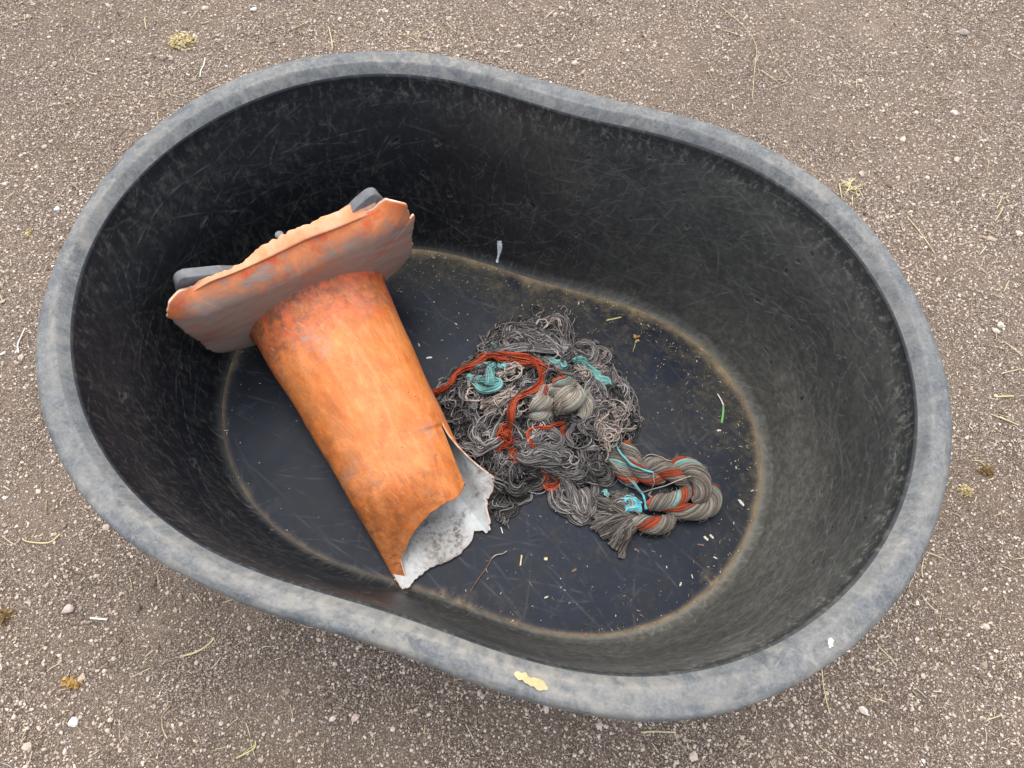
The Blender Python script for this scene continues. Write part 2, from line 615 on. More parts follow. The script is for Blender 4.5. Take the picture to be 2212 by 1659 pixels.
    # silty film towards the far side, thick crust in the crease
    film_light = sstep(.5, .75, A) * 0.05 + far * np.exp(-edge / 0.085) * (.3 + .7 * sstep(.38, .8, N_)) * sstep(.3, .6, A * .5 + B * .5) * .9 + np.clip(N_ - .55, 0, 1) * 0.5 * (0.2 + rightw)
    crust = np.exp(-(edge / (0.004 + 0.009 * E_ * (0.6 + far * 1.4))) ** 2) * (0.35 + 0.9 * B) * (0.35 + .55 * np.maximum(far, rightw))
    crust += np.exp(-(edge / 0.03) ** 2) * np.clip((E_ - .55) * 3, 0, 1) * np.clip((B - .45) * 3, 0, 1) * .6
    wear = np.stack([np.clip(S_, 0, 1), np.clip(film_light, 0, .85), np.clip(crust, 0, 1)], -1)
    z = TF + 0.0015 * crust * np.clip(edge / 0.004, 0, 1)
    fl = mesh_obj('tub_floor', np.stack([x, y, z], 1), [grid_faces(NR, NU, True)], M['floor'], attrs={'wear': wear})
    attach(fl, root)
    # --- outer wall
    rows = []
    for k in np.linspace(0, 1, 14):
        z = (TH - 0.052) * (1 - k) + 0.001 * k
        rows.append((ro - 0.016 + wob * (1 - k) + ((four(FLR, th) + 0.012) - (ro - 0.016)) * k, np.full(NU, z)))
    V = []
    for r, zc in rows:
        xx_, yy_ = tub_xy(th, r)
        V.append(np.stack([xx_, yy_, zc], 1))
    ow = mesh_obj('outer_wall', np.vstack(V), [grid_faces(14, NU, True, True)], M['wall_out'])
    attach(ow, root)
    return root


# ---------------------------------------------------------------- the ground
def ground_h(x, y):
    return (0.006 * np.sin(x * 2.1 + 0.4) * np.sin(y * 1.7 + 1.0) + 0.004 * np.sin(x * 5.3 + y * 3.1) + 0.0025 * np.sin(x * 11 - y * 9)) - 0.008


def build_ground():
    # one sheet: fine near the tub, coarse to the horizon
    e = np.concatenate([-np.geomspace(300, 3.2, 26), np.linspace(-3, 3, 301), np.geomspace(3.2, 300, 26)])
    X, Y = np.meshgrid(e, e + 0.6)
    Z = ground_h(X, Y)
    far = np.hypot(X, Y - .6)
    Z = np.where(far > 3.2, -0.008, Z)
    mesh_obj('ground', np.stack([X.ravel(), Y.ravel(), Z.ravel()], 1), [grid_faces(len(e), len(e))], M['ground'])['kind'] = 'structure'


ICO_V = None


def ico():
    p = (1 + 5 ** .5) / 2
    v = np.array([(-1, p, 0), (1, p, 0), (-1, -p, 0), (1, -p, 0), (0, -1, p), (0, 1, p), (0, -1, -p), (0, 1, -p), (p, 0, -1), (p, 0, 1), (-p, 0, -1), (-p, 0, 1)], float)
    v /= np.linalg.norm(v[0])
    f = np.array([(0, 11, 5), (0, 5, 1), (0, 1, 7), (0, 7, 10), (0, 10, 11), (1, 5, 9), (5, 11, 4), (11, 10, 2), (10, 7, 6), (7, 1, 8), (3, 9, 4), (3, 4, 2), (3, 2, 6), (3, 6, 8), (3, 8, 9), (4, 9, 5), (2, 4, 11), (6, 2, 10), (8, 6, 7), (9, 8, 1)])
    return v, f


OCT_V = np.array([(1, 0, 0), (-1, 0, 0), (0, 1, 0), (0, -1, 0), (0, 0, 1), (0, 0, -1)], float)
OCT_F = np.array([(0, 2, 4), (2, 1, 4), (1, 3, 4), (3, 0, 4), (2, 0, 5), (1, 2, 5), (3, 1, 5), (0, 3, 5)])


def scatter_stones(bv, bf, x, y, size, g, flat=0.7, jit=0.25, sink=0.35, zfun=ground_h):
    n = len(x)
    V = bv[None] * (1 + g.normal(0, jit, (n, len(bv), 1)).clip(-.5, .5))
    V = V * np.stack([g.uniform(.75, 1.3, n), g.uniform(.7, 1.0, n), g.uniform(.55, .9, n) * flat / .7], 1)[:, None, :]
    a, b = g.uniform(0, 6.283, n), g.normal(0, .45, n)
    cb, sb = np.cos(b)[:, None], np.sin(b)[:, None]
    y2, z2 = V[..., 1] * cb - V[..., 2] * sb, V[..., 1] * sb + V[..., 2] * cb
    ca, sa = np.cos(a)[:, None], np.sin(a)[:, None]
    x3, y3 = V[..., 0] * ca - y2 * sa, V[..., 0] * sa + y2 * ca
    V = np.stack([x3, y3, z2], -1) * size[:, None, None]
    V[..., 0] += x[:, None]
    V[..., 1] += y[:, None]
    V[..., 2] += (zfun(x, y) + size * (0.62 - sink))[:, None]
    F = bf[None] + (np.arange(n) * len(bv))[:, None, None]
    return V.reshape(-1, 3), F.reshape(-1, 3)


def outside_tub(x, y, margin=0.03):
    th, r = tub_polar(x, y)
    return r > four(FLR, th) + margin


def pebble_density(x, y):
    d = 0.5 + 0.28 * np.sin(x * 3.1 + 1.3 * np.sin(y * 2.3)) * np.sin(y * 2.7 + 0.8) + 0.22 * np.sin(x * 7.7 + y * 5.1 + 2) * np.sin(y * 8.3 - x * 2.2)
    return np.clip(d * .8 + .22, 0.12, 1)


def build_gravel():
    g = np.random.default_rng(11)
    acc = Acc()
    iv, if_ = ico()

    def pts(n, x0=-1.75, x1=1.75, y0=-0.75, y1=2.35):
        x, y = g.uniform(x0, x1, n), g.uniform(y0, y1, n)
        ok = outside_tub(x, y) & (g.random(n) < pebble_density(x, y))
        return x[ok], y[ok]
    x, y = pts(330000)
    acc.add(*scatter_stones(OCT_V, OCT_F, x, y, g.gamma(6, 0.00026, len(x)).clip(.0008, .0034), g))
    x, y = pts(230000)
    acc.add(*scatter_stones(iv, if_, x, y, g.gamma(7, 0.00030, len(x)).clip(.0012, .0048), g, jit=.16))
    x, y = pts(3600)
    acc.add(*scatter_stones(iv, if_, x, y, g.gamma(5, 0.00095, len(x)).clip(.003, .0095), g, jit=.15))
    # thin spread further out, for other viewpoints
    n = 60000
    x, y = g.uniform(-3, 3, n), g.uniform(-2.2, 3.8, n)
    ok = (np.abs(x) > 1.75) | (y < -.75) | (y > 2.35)
    x, y = x[ok], y[ok]
    acc.add(*scatter_stones(OCT_V, OCT_F, x, y, g.gamma(6, 0.00035, len(x)).clip(.001, .005), g))
    o = acc.build('gravel', M['pebble'], smooth=False)
    tag(o, 'loose pinkish grey pebbles and grit covering the dirt', None, kind='stuff')


# ---------------------------------------------------------------- straw, chips and other litter
def stick(pts, r0, r1=None, S=6, K=10, flat=1.0):
    P = crom(pts, K)
    r1 = r0 if r1 is None else r1
    r = np.linspace(r0, r1, K)
    V, F = tubes(P[None], r[None], S)
    c = np.repeat(P, S, 0)
    if flat != 1.0:
        V[:, 2] = c[:, 2] + (V[:, 2] - c[:, 2]) * flat
    n = len(V)
    V = np.vstack([V, P[:1], P[-1:]])
    caps = [(n, (j + 1) % S, j) for j in range(S)] + [(n + 1, (K - 1) * S + j, (K - 1) * S + (j + 1) % S) for j in range(S)]
    return V, [F, np.array(caps)]


def recentre(o):
    """put the object's origin at the middle of its base"""
    me = o.data
    n = len(me.vertices)
    co = np.empty(n * 3, np.float32)
    me.vertices.foreach_get('co', co)
    co = co.reshape(-1, 3)
    c = np.array([(co[:, 0].min() + co[:, 0].max()) / 2, (co[:, 1].min() + co[:, 1].max()) / 2, co[:, 2].min()], np.float32)
    me.vertices.foreach_set('co', (co - c).ravel())
    me.update()
    o.location = [float(v) for v in c]
    return o


def gz(px, py, lift=0.0):
    p = W(px, py, 0)
    z = float(ground_h(p[0], p[1])) + lift
    return W(px, py, z)


def ground_straw(name, px, r, mat, label, cat, group=None, r1=None, flat=.6):
    P = [gz(x, y, r * .6 + 0.0035) for x, y in px]
    o = mesh_obj(name, *[v for v in stick(P, r, r1, K=14, flat=flat)][:2], mat)
    return tag(recentre(o), label, cat, group)


def chip_mesh(L, Wd, T, g, rag=0.18):
    """a ragged splinter: a thin slab with torn ends"""
    n = 12
    u = np.linspace(0, 1, n)
    w = Wd * .5 * np.minimum(1, np.minimum(u, 1 - u) * 5 + .25) * (1 + g.normal(0, rag, n))
    w2 = Wd * .5 * np.minimum(1, np.minimum(u, 1 - u) * 5 + .25) * (1 + g.normal(0, rag, n))
    x = (u - .5) * L
    bow = -0.06 * L * (u - .5) ** 2 * 4
    top = np.concatenate([np.stack([x, w, bow + T], 1), np.stack([x, -w2, bow + T], 1)])
    bot = top.copy()
    bot[:, 2] -= T
    V = np.vstack([top, bot])
    F = []
    for i in range(n - 1):
        F.append((i, n + i, n + i + 1, i + 1))
        F.append((2 * n + i, 2 * n + i + 1, 3 * n + i + 1, 3 * n + i))
        F.append((i, i + 1, 2 * n + i + 1, 2 * n + i))
        F.append((n + i, 3 * n + i, 3 * n + i + 1, n + i + 1))
    F.append((0, 2 * n, 3 * n, n))
    F.append((n - 1, 2 * n - 1, 4 * n - 1, 3 * n - 1))
    return V, [np.array(F)]


def place_mesh(V, p, rz, ry=0.0):
    ca, sa = math.cos(ry), math.sin(ry)
    V = V.copy()
    x, z = V[:, 0] * ca - V[:, 2] * sa, V[:, 0] * sa + V[:, 2] * ca
    V[:, 0], V[:, 2] = x, z
    c, s = math.cos(rz), math.sin(rz)
    x, y = V[:, 0] * c - V[:, 1] * s, V[:, 0] * s + V[:, 1] * c
    V[:, 0], V[:, 1] = x, y
    return V + np.asarray(p)


def clump(name, p, rx, ry, h, n, size, mat, label, cat, group=None, seed=0, parent=None):
    """a crumbly heap of flakes and crumbs"""
    g = np.random.default_rng(seed)
    iv, if_ = ico()
    acc = Acc()
    # solid crumbly body
    a = np.linspace(0, 2 * np.pi, 28, endpoint=False)
    rows = []
    rag = 1 + g.normal(0, .16, 28)
    for k in np.linspace(1, 0.02, 8):
        rr = k * rag
        rows.append(np.stack([rx * .85 * rr * np.cos(a), ry * .85 * rr * np.sin(a), h * .8 * (1 - k ** 2) + g.normal(0, h * .08, 28) - .001], 1))
    acc.add(np.vstack(rows) + p, grid_faces(8, 28, True))
    t = g.uniform(0, 6.283, n)
    q = np.sqrt(g.random(n)) * g.uniform(.8, 1.15, n)
    x, y = q * np.cos(t) * rx, q * np.sin(t) * ry
    z = h * np.clip(1 - q ** 2, 0, 1) * .9
    V, F = scatter_stones(iv, if_, x, y, g.uniform(.5, 1.3, n) * size, g, flat=.5, jit=.3, sink=.3, zfun=lambda a_, b_: z)
    acc.add(V + p, F)
    o = acc.build(name, mat, smooth=False)
    return tag(recentre(o), label, cat, group)


def build_ground_litter():
    g = np.random.default_rng(23)
    # the clump of dry yellow moss and a few droppings
    clump('dried_moss', gz(393, 92), .036, .03, .012, 170, .0042, M['moss'], 'crumbly yellow clump of dried moss on the gravel above the tub', 'moss', seed=1)
    clump('dung_crumb', gz(2085, 1062), .014, .012, .009, 40, .0032, M['moss'], 'small olive yellow dung crumb on the gravel right of the tub', 'dung', seed=2)
    clump('dung_crumb', gz(2130, 1018), .016, .012, .009, 40, .0034, M['dung'], 'brown dung crumb beside the olive one right of the tub', 'dung', seed=3)
    clump('dung_crumb', gz(155, 1475), .018, .01, .008, 45, .0034, M['dung_gold'], 'golden brown dung crumb on the gravel at lower left', 'dung', seed=4)
    clump('dung_crumb', gz(10, 1332), .017, .015, .01, 40, .0036, M['dung'], 'dark brown dung lump cut by the left edge', 'dung', seed=5)
    clump('dung_crumb', gz(63, 505), .008, .012, .008, 24, .003, M['moss'], 'tiny olive dung crumb on the gravel left of the tub', 'dung', seed=6)
    clump('dung_crumb', gz(1120, 1465 + 0), .001, .001, .001, 2, .0005, M['dung'], '', 'dung', seed=7) if False else None
    for i, (a, b, s, m, lab) in enumerate([
            (2080, 72, .0125, 'stone_grey', 'large grey brown stone on the gravel at top right'),
            (148, 1317, .011, 'stone_pink', 'pinkish white stone on the dirt at lower left'),
            (125, 454, .0105, 'stone_white', 'bright white lump of stone left of the tub rim'),
            (548, 22, .0085, 'stone_white', 'rounded cream pebble near the top edge of the gravel'),
            (1860, 378, .009, 'stone_pink', 'pink pebble beside the hay tuft right of the rim'),
            (1935, 575, .006, 'stone_white', 'flat white flake of stone close to the right of the rim'),
            (2160, 703, .0075, 'stone_white', 'pale oval pebble by itself at the right edge of the gravel'),
            (2012, 837, .007, 'stone_pink', 'tan pebble touching the right side of the rim'),
            (770, 1548, .0085, 'stone_pink', 'pale round pebble standing out in the gravel below the tub'),
            (160, 1560, .0085, 'stone_white', 'white angular stone near the lower left corner')]):
        V, F = bumpy_stone(s, 50 + i)
        p = gz(a, b)
        o = mesh_obj('stone', V + p + np.array([0, 0, s * .3]), [F], M[m])
        tag(recentre(o), lab, 'stone')
    # stalks that stand out
    S1, S2, S3 = M['straw'], M['straw_white'], M['straw_green']
    ground_straw('straw', [(395, 1417), (425, 1408), (450, 1392), (463, 1377)], .0016, S1, 'curved yellow straw lying on the gravel below left of the tub', 'straw')
    ground_straw('root_fibre', [(40, 762), (38, 745), (45, 728), (54, 708)], .0022, S2, 'curved white root fibre on the gravel left of the tub', 'root', r1=.001)
    ground_straw('root_fibre', [(432, 166), (434, 152), (440, 140), (443, 126)], .0016, S2, 'forked white root fibre below the yellow moss', 'root')
    ground_straw('straw', [(1384, 1582), (1415, 1580), (1460, 1582)], .0015, S1, 'long straight straw on the gravel just below the tub', 'straw')
    ground_straw('straw', [(510, 1638), (535, 1625), (550, 1615), (552, 1600)], .0013, S3, 'bent yellow green stalk on the gravel near the bottom edge', 'straw')
    ground_straw('straw', [(1860, 9 + 0), (1880, 14), (1900, 17)], .0013, S1, 'pale stalk lying at the top edge of the gravel', 'straw') if False else None
    ground_straw('straw', [(710, 58), (716, 85), (718, 108)], .0014, S1, 'upright looking pale stalk just above the far rim', 'straw')
    ground_straw('root_fibre', [(860, 75), (905, 72), (940, 55), (958, 68)], .0009, S1, 'thin wavy root fibre above the far rim', 'root')
    ground_straw('root_fibre', [(1555, 12), (1610, 60), (1634, 100), (1630, 150), (1625, 215)], .0008, S1, 'long hair thin rootlet hanging down the gravel above right', 'root')
    ground_straw('straw', [(1960, 468), (1990, 505), (2020, 548)], .0011, S1, 'long thin slanting stalk on the gravel right of the rim', 'straw')
    ground_straw('straw', [(2150, 857), (2190, 855)], .0018, S3, 'short thick green straw on the gravel at the right edge', 'straw')
    ground_straw('straw', [(2160, 900), (2200, 918)], .0013, S1, 'slanting yellow straw below the green one at the right', 'straw')
    ground_straw('straw', [(48, 1163), (60, 1170), (105, 1172), (130, 1153)], .0014, S1, 'kinked straw left of the tub pointing at the rim', 'straw')
    ground_straw('straw', [(195, 1335), (232, 1338)], .0020, S2, 'thick whitish stalk on the dirt at lower left', 'straw')
    ground_straw('straw', [(1775, 1442), (1780, 1490), (1792, 1540)], .0012, S1, 'slender stalk standing out below the right end of the tub', 'straw')
    # hay tuft against the rim
    root = empty('hay_tuft', tuple(gz(1842, 408)), 'tuft of broken yellow hay on the gravel beside the rim at right', 'hay')
    acc = Acc()
    for k in range(16):
        a, b = 1842 + g.normal(0, 10), 408 + g.normal(0, 9)
        t, L = g.uniform(0, 3.14), g.uniform(8, 22)
        acc.add(*stick([gz(a - L * math.cos(t), b - L * math.sin(t), .002 + g.uniform(0, .005)), gz(a, b, .005 + g.uniform(0, .005)), gz(a + L * math.cos(t), b + L * math.sin(t), .002 + g.uniform(0, .006))], g.uniform(.0007, .0014), K=6))
    attach(acc.build('stalks', M['straw']), root)
    # the many look-alike stalks: one object each, a handful of meshes copied
    protos = []
    for k in range(14):
        L, bend = g.uniform(.016, .045), g.normal(0, .07)
        P = [(-L / 2, 0, .0012), (0, bend * L, .0022), (L / 2, 0, .0012)]
        r = g.uniform(.0006, .0012)
        V, F = stick(P, r, r * g.uniform(.5, 1), K=8, flat=.6)
        o = mesh_obj('loose_straw', V, F, M['straw_var'])
        protos.append(o)
    k = 0
    lab, grp = 'thin pale stalk of straw lying loose on the gravel', 'loose stalks of straw on the gravel'
    while k < 285:
        x, y = g.uniform(-1.25, 1.25), g.uniform(-.2, 1.9)
        if not outside_tub(np.array([x]), np.array([y]), .07)[0]:
            continue
        if k < len(protos):
            o = protos[k]
        else:
            o = protos[k % len(protos)].copy()
            COL.objects.link(o)
        o.location = (x, y, float(ground_h(x, y)) + .0035)
        o.rotation_euler = (0, g.normal(0, .05), g.uniform(0, 6.28))
        s = g.uniform(.6, 1.3)
        o.scale = (s, s, 1)
        tag(o, lab, 'straw', grp)
        k += 1
    # chaff too small and too many to count
    acc = Acc()
    n = 17000
    x, y = g.uniform(-1.5, 1.5, n), g.uniform(-.5, 2.1, n)
    ok = outside_tub(x, y, .02)
    cl = (np.sin(x * 2.3 + 1) * np.sin(y * 3.1) + 1) / 2
    ok &= g.random(n) < .25 + .75 * cl
    x, y = x[ok], y[ok]
    n = len(x)
    L, t = g.gamma(3, .0032, n).clip(.003, .034), g.uniform(0, 6.28, n)
    z = ground_h(x, y) + .0034
    dx, dy = np.cos(t) * L / 2, np.sin(t) * L / 2
    kx, ky = -dy * g.normal(0, .1, n), dx * g.normal(0, .1, n)
    C = np.stack([np.stack([x - dx, y - dy, z], 1), np.stack([x + kx, y + ky, z + g.uniform(0, .0015, n)], 1), np.stack([x + dx, y + dy, z], 1)], 1)
    acc.add(*tubes(C, g.gamma(4, .00016, n).clip(.0003, .0012), 4))
    tag(acc.build('chaff', M['chaff']), 'fine straw chaff strewn over the gravel', None, kind='stuff')


def bumpy_stone(s, seed):
    g = np.random.default_rng(seed)
    n, m = 14, 20
    a = np.linspace(0, np.pi, n)[:, None]
    b = np.linspace(0, 2 * np.pi, m, endpoint=False)[None, :]
    P = np.stack([np.sin(a) * np.cos(b), np.sin(a) * np.sin(b), np.cos(a) + 0 * b], -1).reshape(-1, 3)
    d = np.ones(len(P))
    for _ in range(9):
        q = g.normal(size=3)
        q /= np.linalg.norm(q)
        c = g.uniform(.55, .9)
        t = P @ q
        d = np.where(t > c, d * (c / np.maximum(t, 1e-3)) ** .9, d)
    P = P * d[:, None] * np.array([g.uniform(.9, 1.3), g.uniform(.75, 1), g.uniform(.55, .75)]) * s
    t = g.uniform(0, 6.28)
    R = np.array([[math.cos(t), -math.sin(t), 0], [math.sin(t), math.cos(t), 0], [0, 0, 1]])
    return P @ R.T, grid_faces(n, m, True, True)


# ---------------------------------------------------------------- the cone
CU = np.array([0.83283541, 0.55352071, 0.0])
CV = np.array([0.04398632, -0.06618246, 0.99683754])
CN = np.array([0.55177022, -0.83020161, -0.07946643])
CA = np.array([-0.40240783, 0.74664406, 0.10448128 + TF - 0.012])


def cl(u, v, n):
    return CA + np.multiply.outer(u, CU) + np.multiply.outer(v, CV) + np.multiply.outer(n, CN)


def build_cone():
    g = np.random.default_rng(5)
    root = empty('traffic_cone', (float(CA[0]), float(CA[1]), TF), 'torn orange traffic cone lying on its side in the tub', 'traffic cone')
    # ---- body: a squashed tapered tube, torn open along the right and ragged at the tip
    NI, NJ = 420, 300
    kφ = np.array([26, 38, 56, 86, 111, 138, 145, 158, 172, 182, 192, 205, 232, 259, 280, 297, 304, 309, 320, 335, 345, 352, 386.0])
    kt = np.array([.464, .471, .483, .484, .498, .524, .550, .570, .570, .545, .566, .574, .570, .562, .565, .556, .548, .538, .545, .556, .535, .512, .47])
    i = np.linspace(0, 1, NI)
    jit = np.interp(i, np.linspace(0, 1, 90), g.normal(0, .0012, 90)) + np.interp(i, np.sort(np.concatenate([[0, 1], g.random(30)])), g.normal(0, .0034, 32))
    phi0 = np.radians(26 + 360 * i)
    tend = np.interp(26 + 360 * i, kφ, kt) + jit * np.where(i < .33, .35, 1.2)
    s = np.linspace(0, 1, NJ)[:, None] ** 0.9
    T = s * tend[None, :]

    def surf(T, off=0.0):
        open_ = sstep(.343, .50, T)
        dF, dR = np.radians(9) * open_, np.radians(30) * open_
        ii = np.repeat(i[None, :], NJ, 0)
        ph = phi0[None, :] + dF * np.exp(-ii / .05) - dR * np.exp(-(1 - ii) / .07)
        k = T / .40
        a = 0.1424 + (0.1099 - 0.1424) * k
        b = 0.0925 * (1 - .25 * k)
        fl = np.exp(-T / .005) * .005
        # front flap pushed in behind the tear, rear sheet sprung outwards
        inn = sstep(.341, .349, T) * np.exp(-(ii / .085) ** 2) * (0.005 + .004 * sstep(.345, .47, T))
        out = sstep(.36, .50, T) * np.exp(-((1 - ii) / .05) ** 2) * (.024 + .034 * sstep(.42, .54, T))
        c, s_ = np.cos(ph), np.sin(ph)
        dent = .0009 * np.sin(T * 23 + 2 * ph) + .0008 * np.sin(T * 41 - 3 * ph + 1)
        rad = fl - inn + out + dent - off
        x = (a + rad) * c
        y = (b + rad) * s_
        x = x + sstep(.33, .52, T) * (.012 * sstep(.0, .09, x) - .006 * sstep(-.0, -.09, x))
        # the torn tip sags to the tub floor, more on the left
        b2 = b
        sag = sstep(.40, .57, T) * (.34 + .5 * sstep(.06, -.10, x))
        y = (y + b2) * (1 - sag) - b2
        # keep the underside on the floor: the axis sinks towards it
        zb = (0.0925 + .000) - (0.0925 - b2)
        return x, y, ph
    x, y, ph = surf(T)
    P = cl(x, y, T)
    low = P[..., 2] - (TF + 0.0035)
    P[..., 2] = np.where(low < 0, TF + .0035 - .15 * low * 0, P[..., 2])
    th = 0.0032
    x2, y2, _ = surf(T, th)
    Q = cl(x2, y2, T)
    Q[..., 2] = np.maximum(Q[..., 2], P[..., 2] * 0 + TF + .0035 + th * (np.sin(ph) < 0))
    V = np.concatenate([P.reshape(-1, 3), Q.reshape(-1, 3)])
    F1 = grid_faces(NJ, NI, False, True)
    F2 = grid_faces(NJ, NI) + NI * NJ
    n0 = NI * NJ
    e = np.arange(NI - 1) + (NJ - 1) * NI
    rim = np.stack([e, e + 1, e + 1 + n0, e + n0], 1)[:, ::-1]
    jj = np.arange(NJ - 1) * NI
    sl1 = np.stack([jj, jj + NI, jj + NI + n0, jj + n0], 1)[:, ::-1]
    j2 = jj + NI - 1
    sl2 = np.stack([j2, j2 + NI, j2 + NI + n0, j2 + n0], 1)
    body = mesh_obj('cone_body', V, [F1, F2, rim, sl1, sl2], [M['orange'], M['cone_inside'], M['orange_edge']])
    mi = np.concatenate([np.zeros(len(F1)), np.ones(len(F2)), np.full(len(rim) + len(sl1) + len(sl2), 2)]).astype(np.int32)
    body.data.polygons.foreach_set('material_index', mi)
    # local cone coordinates for the material: angle round, distance along
    at = body.data.attributes.new('wear', 'FLOAT_COLOR', 'POINT')
    c = np.ones((len(V), 4), np.float32)
    c[:, 0] = np.tile((T / .6).ravel(), 2)
    c[:, 1] = np.tile((np.sin(ph) * .5 + .5).ravel(), 2)
    c[:, 2] = np.tile((np.cos(ph) * .5 + .5).ravel(), 2)
    at.data.foreach_set('color', c.ravel())
    attach(body, root)
    # ---- flange: outline measured on the photograph, on the plane at the body's foot
    zoom = lambda x_, y_: ((500 + x_ / 2.404) * .66526, (580 + y_ / 2.404) * .66526)

    def onplane(pt, n):
        q = plane_hit(*pt, CA + CN * n, CN) - CA
        return float(q @ CU), float(q @ CV)
    top_z = [(100, 1030), (130, 980), (200, 930), (300, 880), (440, 800), (600, 740), (800, 655), (1000, 560), (1200, 465), (1400, 390), (1600, 310), (1780, 235), (1860, 208), (1960, 205)]
    right_z = [(1988, 250), (2000, 312), (2026, 292), (2020, 400), (2008, 520), (1990, 610), (1930, 700), (1850, 760), (1770, 795)]
    left_z = [(600, 1345), (500, 1360), (430, 1340), (370, 1288), (305, 1240), (200, 1165), (150, 1110), (110, 1085)]
    top = [onplane(zoom(*p), n_) for p, n_ in zip(top_z, [-.004, -.006, -.014, -.026] + [-.030] * 7 + [-.022, -.012, -.005])]
    rgt = [onplane(zoom(*p), -.004) for p in right_z]
    lft = [onplane(zoom(*p), -.004) for p in left_z]
    bot = [(.10, -.035), (.06, -.07), (0, -.085), (-.06, -.075), (-.11, -.045)]
    ring = top + rgt + bot + lft
    ring = np.array(ring)
    R2 = crom(np.vstack([ring, ring[:1]]), 361)[:-1]
    ta = np.array(top)
    vt = lambda u_: np.interp(u_, ta[:, 0], ta[:, 1])
    gj = np.interp(np.arange(360), np.linspace(0, 360, 150), g.normal(0, .0016, 150))
    cen = np.array([0.0, .06])
    d = R2 - cen
    R2 = cen + d * (1 + gj / np.linalg.norm(d, axis=1))[:, None]
    # rows from the outline in to the hole inside the body; outer part bowed back a little
    NK = 40
    hole = np.stack([.115 * d[:, 0] / np.linalg.norm(d, axis=1), .075 * d[:, 1] / np.linalg.norm(d, axis=1)], 1)
    rows, uvw = [], []
    for k in np.linspace(0, 1, NK):
        q = R2 * (1 - k) + hole * k
        n = -.031 * sstep(ta[0, 0] - .004, ta[0, 0] + .05, q[:, 0]) * (1 - sstep(ta[-1, 0] - .04, ta[-1, 0] + .004, q[:, 0])) * np.maximum(0, 1 - np.maximum(vt(q[:, 0]) - q[:, 1], 0) / .055) ** 1.8 - .004 * (1 - k) ** 4 + (.0015 * np.sin(q[:, 0] * 31 + q[:, 1] * 17) + .001 * np.sin(q[:, 1] * 60 + q[:, 0] * 20)) * (1 - k)
        rows.append(cl(q[:, 0], q[:, 1], n))
    Fr = np.vstack(rows)
    Fb = Fr - CN * .0045
    n0 = len(Fr)
    F1 = grid_faces(NK, 360, True)
    F2 = grid_faces(NK, 360, True, True) + n0
    e = np.arange(360)
    e2 = (e + 1) % 360
    edge = np.stack([e, e + n0, e2 + n0, e2], 1)
    fl = mesh_obj('base_flange', np.vstack([Fr, Fb]), [F1, F2, edge], [M['flange'], M['orange_edge']])
    fl.data.polygons.foreach_set('material_index', np.concatenate([np.zeros(len(F1)), np.ones(len(F2)), np.ones(len(edge))]).astype(np.int32))
    attach(fl, root)
    # ---- the lip that folds back from the top edge, with its chewed rear edge
    m = 200
    t2 = crom([onplane(zoom(*p), -.029) for p in [(215, 925), (300, 880), (440, 800), (600, 740), (800, 655), (1000, 560), (1200, 465), (1400, 390), (1600, 310), (1780, 235), (1830, 215)]], m)
    ii = np.linspace(0, 1, m)
    depth = .007 + .017 * sstep(.28, .40, ii) - .006 * sstep(.8, 1, ii) + .003 * np.sin(ii * 9)
    depth *= np.minimum(1, np.minimum(ii, 1 - ii) * 14)
    depth = depth + .0028 * np.abs(np.sin(ii * 46 + 2.2 * np.sin(ii * 13))) * sstep(.32, .4, ii) + np.interp(ii, np.linspace(0, 1, 70), g.normal(0, .0014, 70))
    depth = np.maximum(depth, .001)
    rows = []
    for k in np.linspace(0, 1, 10):
        n = -.0285 - depth * k
        v = t2[:, 1] + .002 * k - .004 * (1 - k) ** 2 * 0 + .006 * np.sin(k * 1.5) * sstep(.3, .5, ii) + .0006 * np.sin(ii * 92 + 4.4 * np.sin(ii * 13)) * k * sstep(.32, .4, ii)
        rows.append(cl(t2[:, 0], v, n))
    A = np.vstack(rows)
    B = A - CV * .005
    n0 = len(A)
    F1 = grid_faces(10, m, False, True)
    F2 = grid_faces(10, m) + n0
    e = np.arange(m - 1) + 9 * m
    ed = np.stack([e, e + 1, e + 1 + n0, e + n0], 1)[:, ::-1]
    f0 = np.arange(m - 1)
    ed0 = np.stack([f0, f0 + 1, f0 + 1 + n0, f0 + n0], 1)
    lip = mesh_obj('folded_lip', np.vstack([A, B]), [F1, F2, ed, ed0], M['orange_lip'])
    attach(lip, root)
    # ---- grey rubber base plate behind the flange: a rounded square set corner-up behind it
    nb = -.044
    gl = [onplane(zoom(*p), nb) for p in [(200, 940), (172, 830), (185, 790), (235, 765), (520, 735)]]
    gr = [onplane(zoom(*p), nb) for p in [(1590, 210), (1690, 125), (1725, 114), (1750, 122), (1830, 215)]]
    outl = gl + [(gl[-1][0] + .06, gl[-1][1] - .05), (gr[0][0] - .08, gr[0][1] - .07)] + gr + [(.19, .05), (.12, -.06), (-.12, -.06), (-.19, .05)]
    oc = np.vstack([outl, outl[:1]])
    ol = np.concatenate([[0], np.cumsum(np.linalg.norm(np.diff(oc, axis=0), axis=1))])
    R3 = np.stack([np.interp(np.linspace(0, ol[-1], 161)[:-1], ol, oc[:, k_]) for k_ in (0, 1)], 1)
    c3 = R3.mean(0)
    rows = []
    for kk, n in ((.0, nb - .017), (.985, nb - .017), (1.0, nb - .015), (1.0, nb + .001), (.99, nb + .002), (.0, nb + .002)):
        q = c3 + (R3 - c3) * max(kk, .02)
        rows.append(cl(q[:, 0], q[:, 1], np.full(160, n)))
    pl = mesh_obj('base_plate', np.vstack(rows), [grid_faces(6, 160, True, True)], M['grey_rubber'], smooth=True)
    attach(pl, root)
    # ---- small grey peg standing up behind the lip
    pu, pv = onplane(zoom(985, 455), -.062)
    rows = []
    aa = np.linspace(0, 2 * np.pi, 24, endpoint=False)
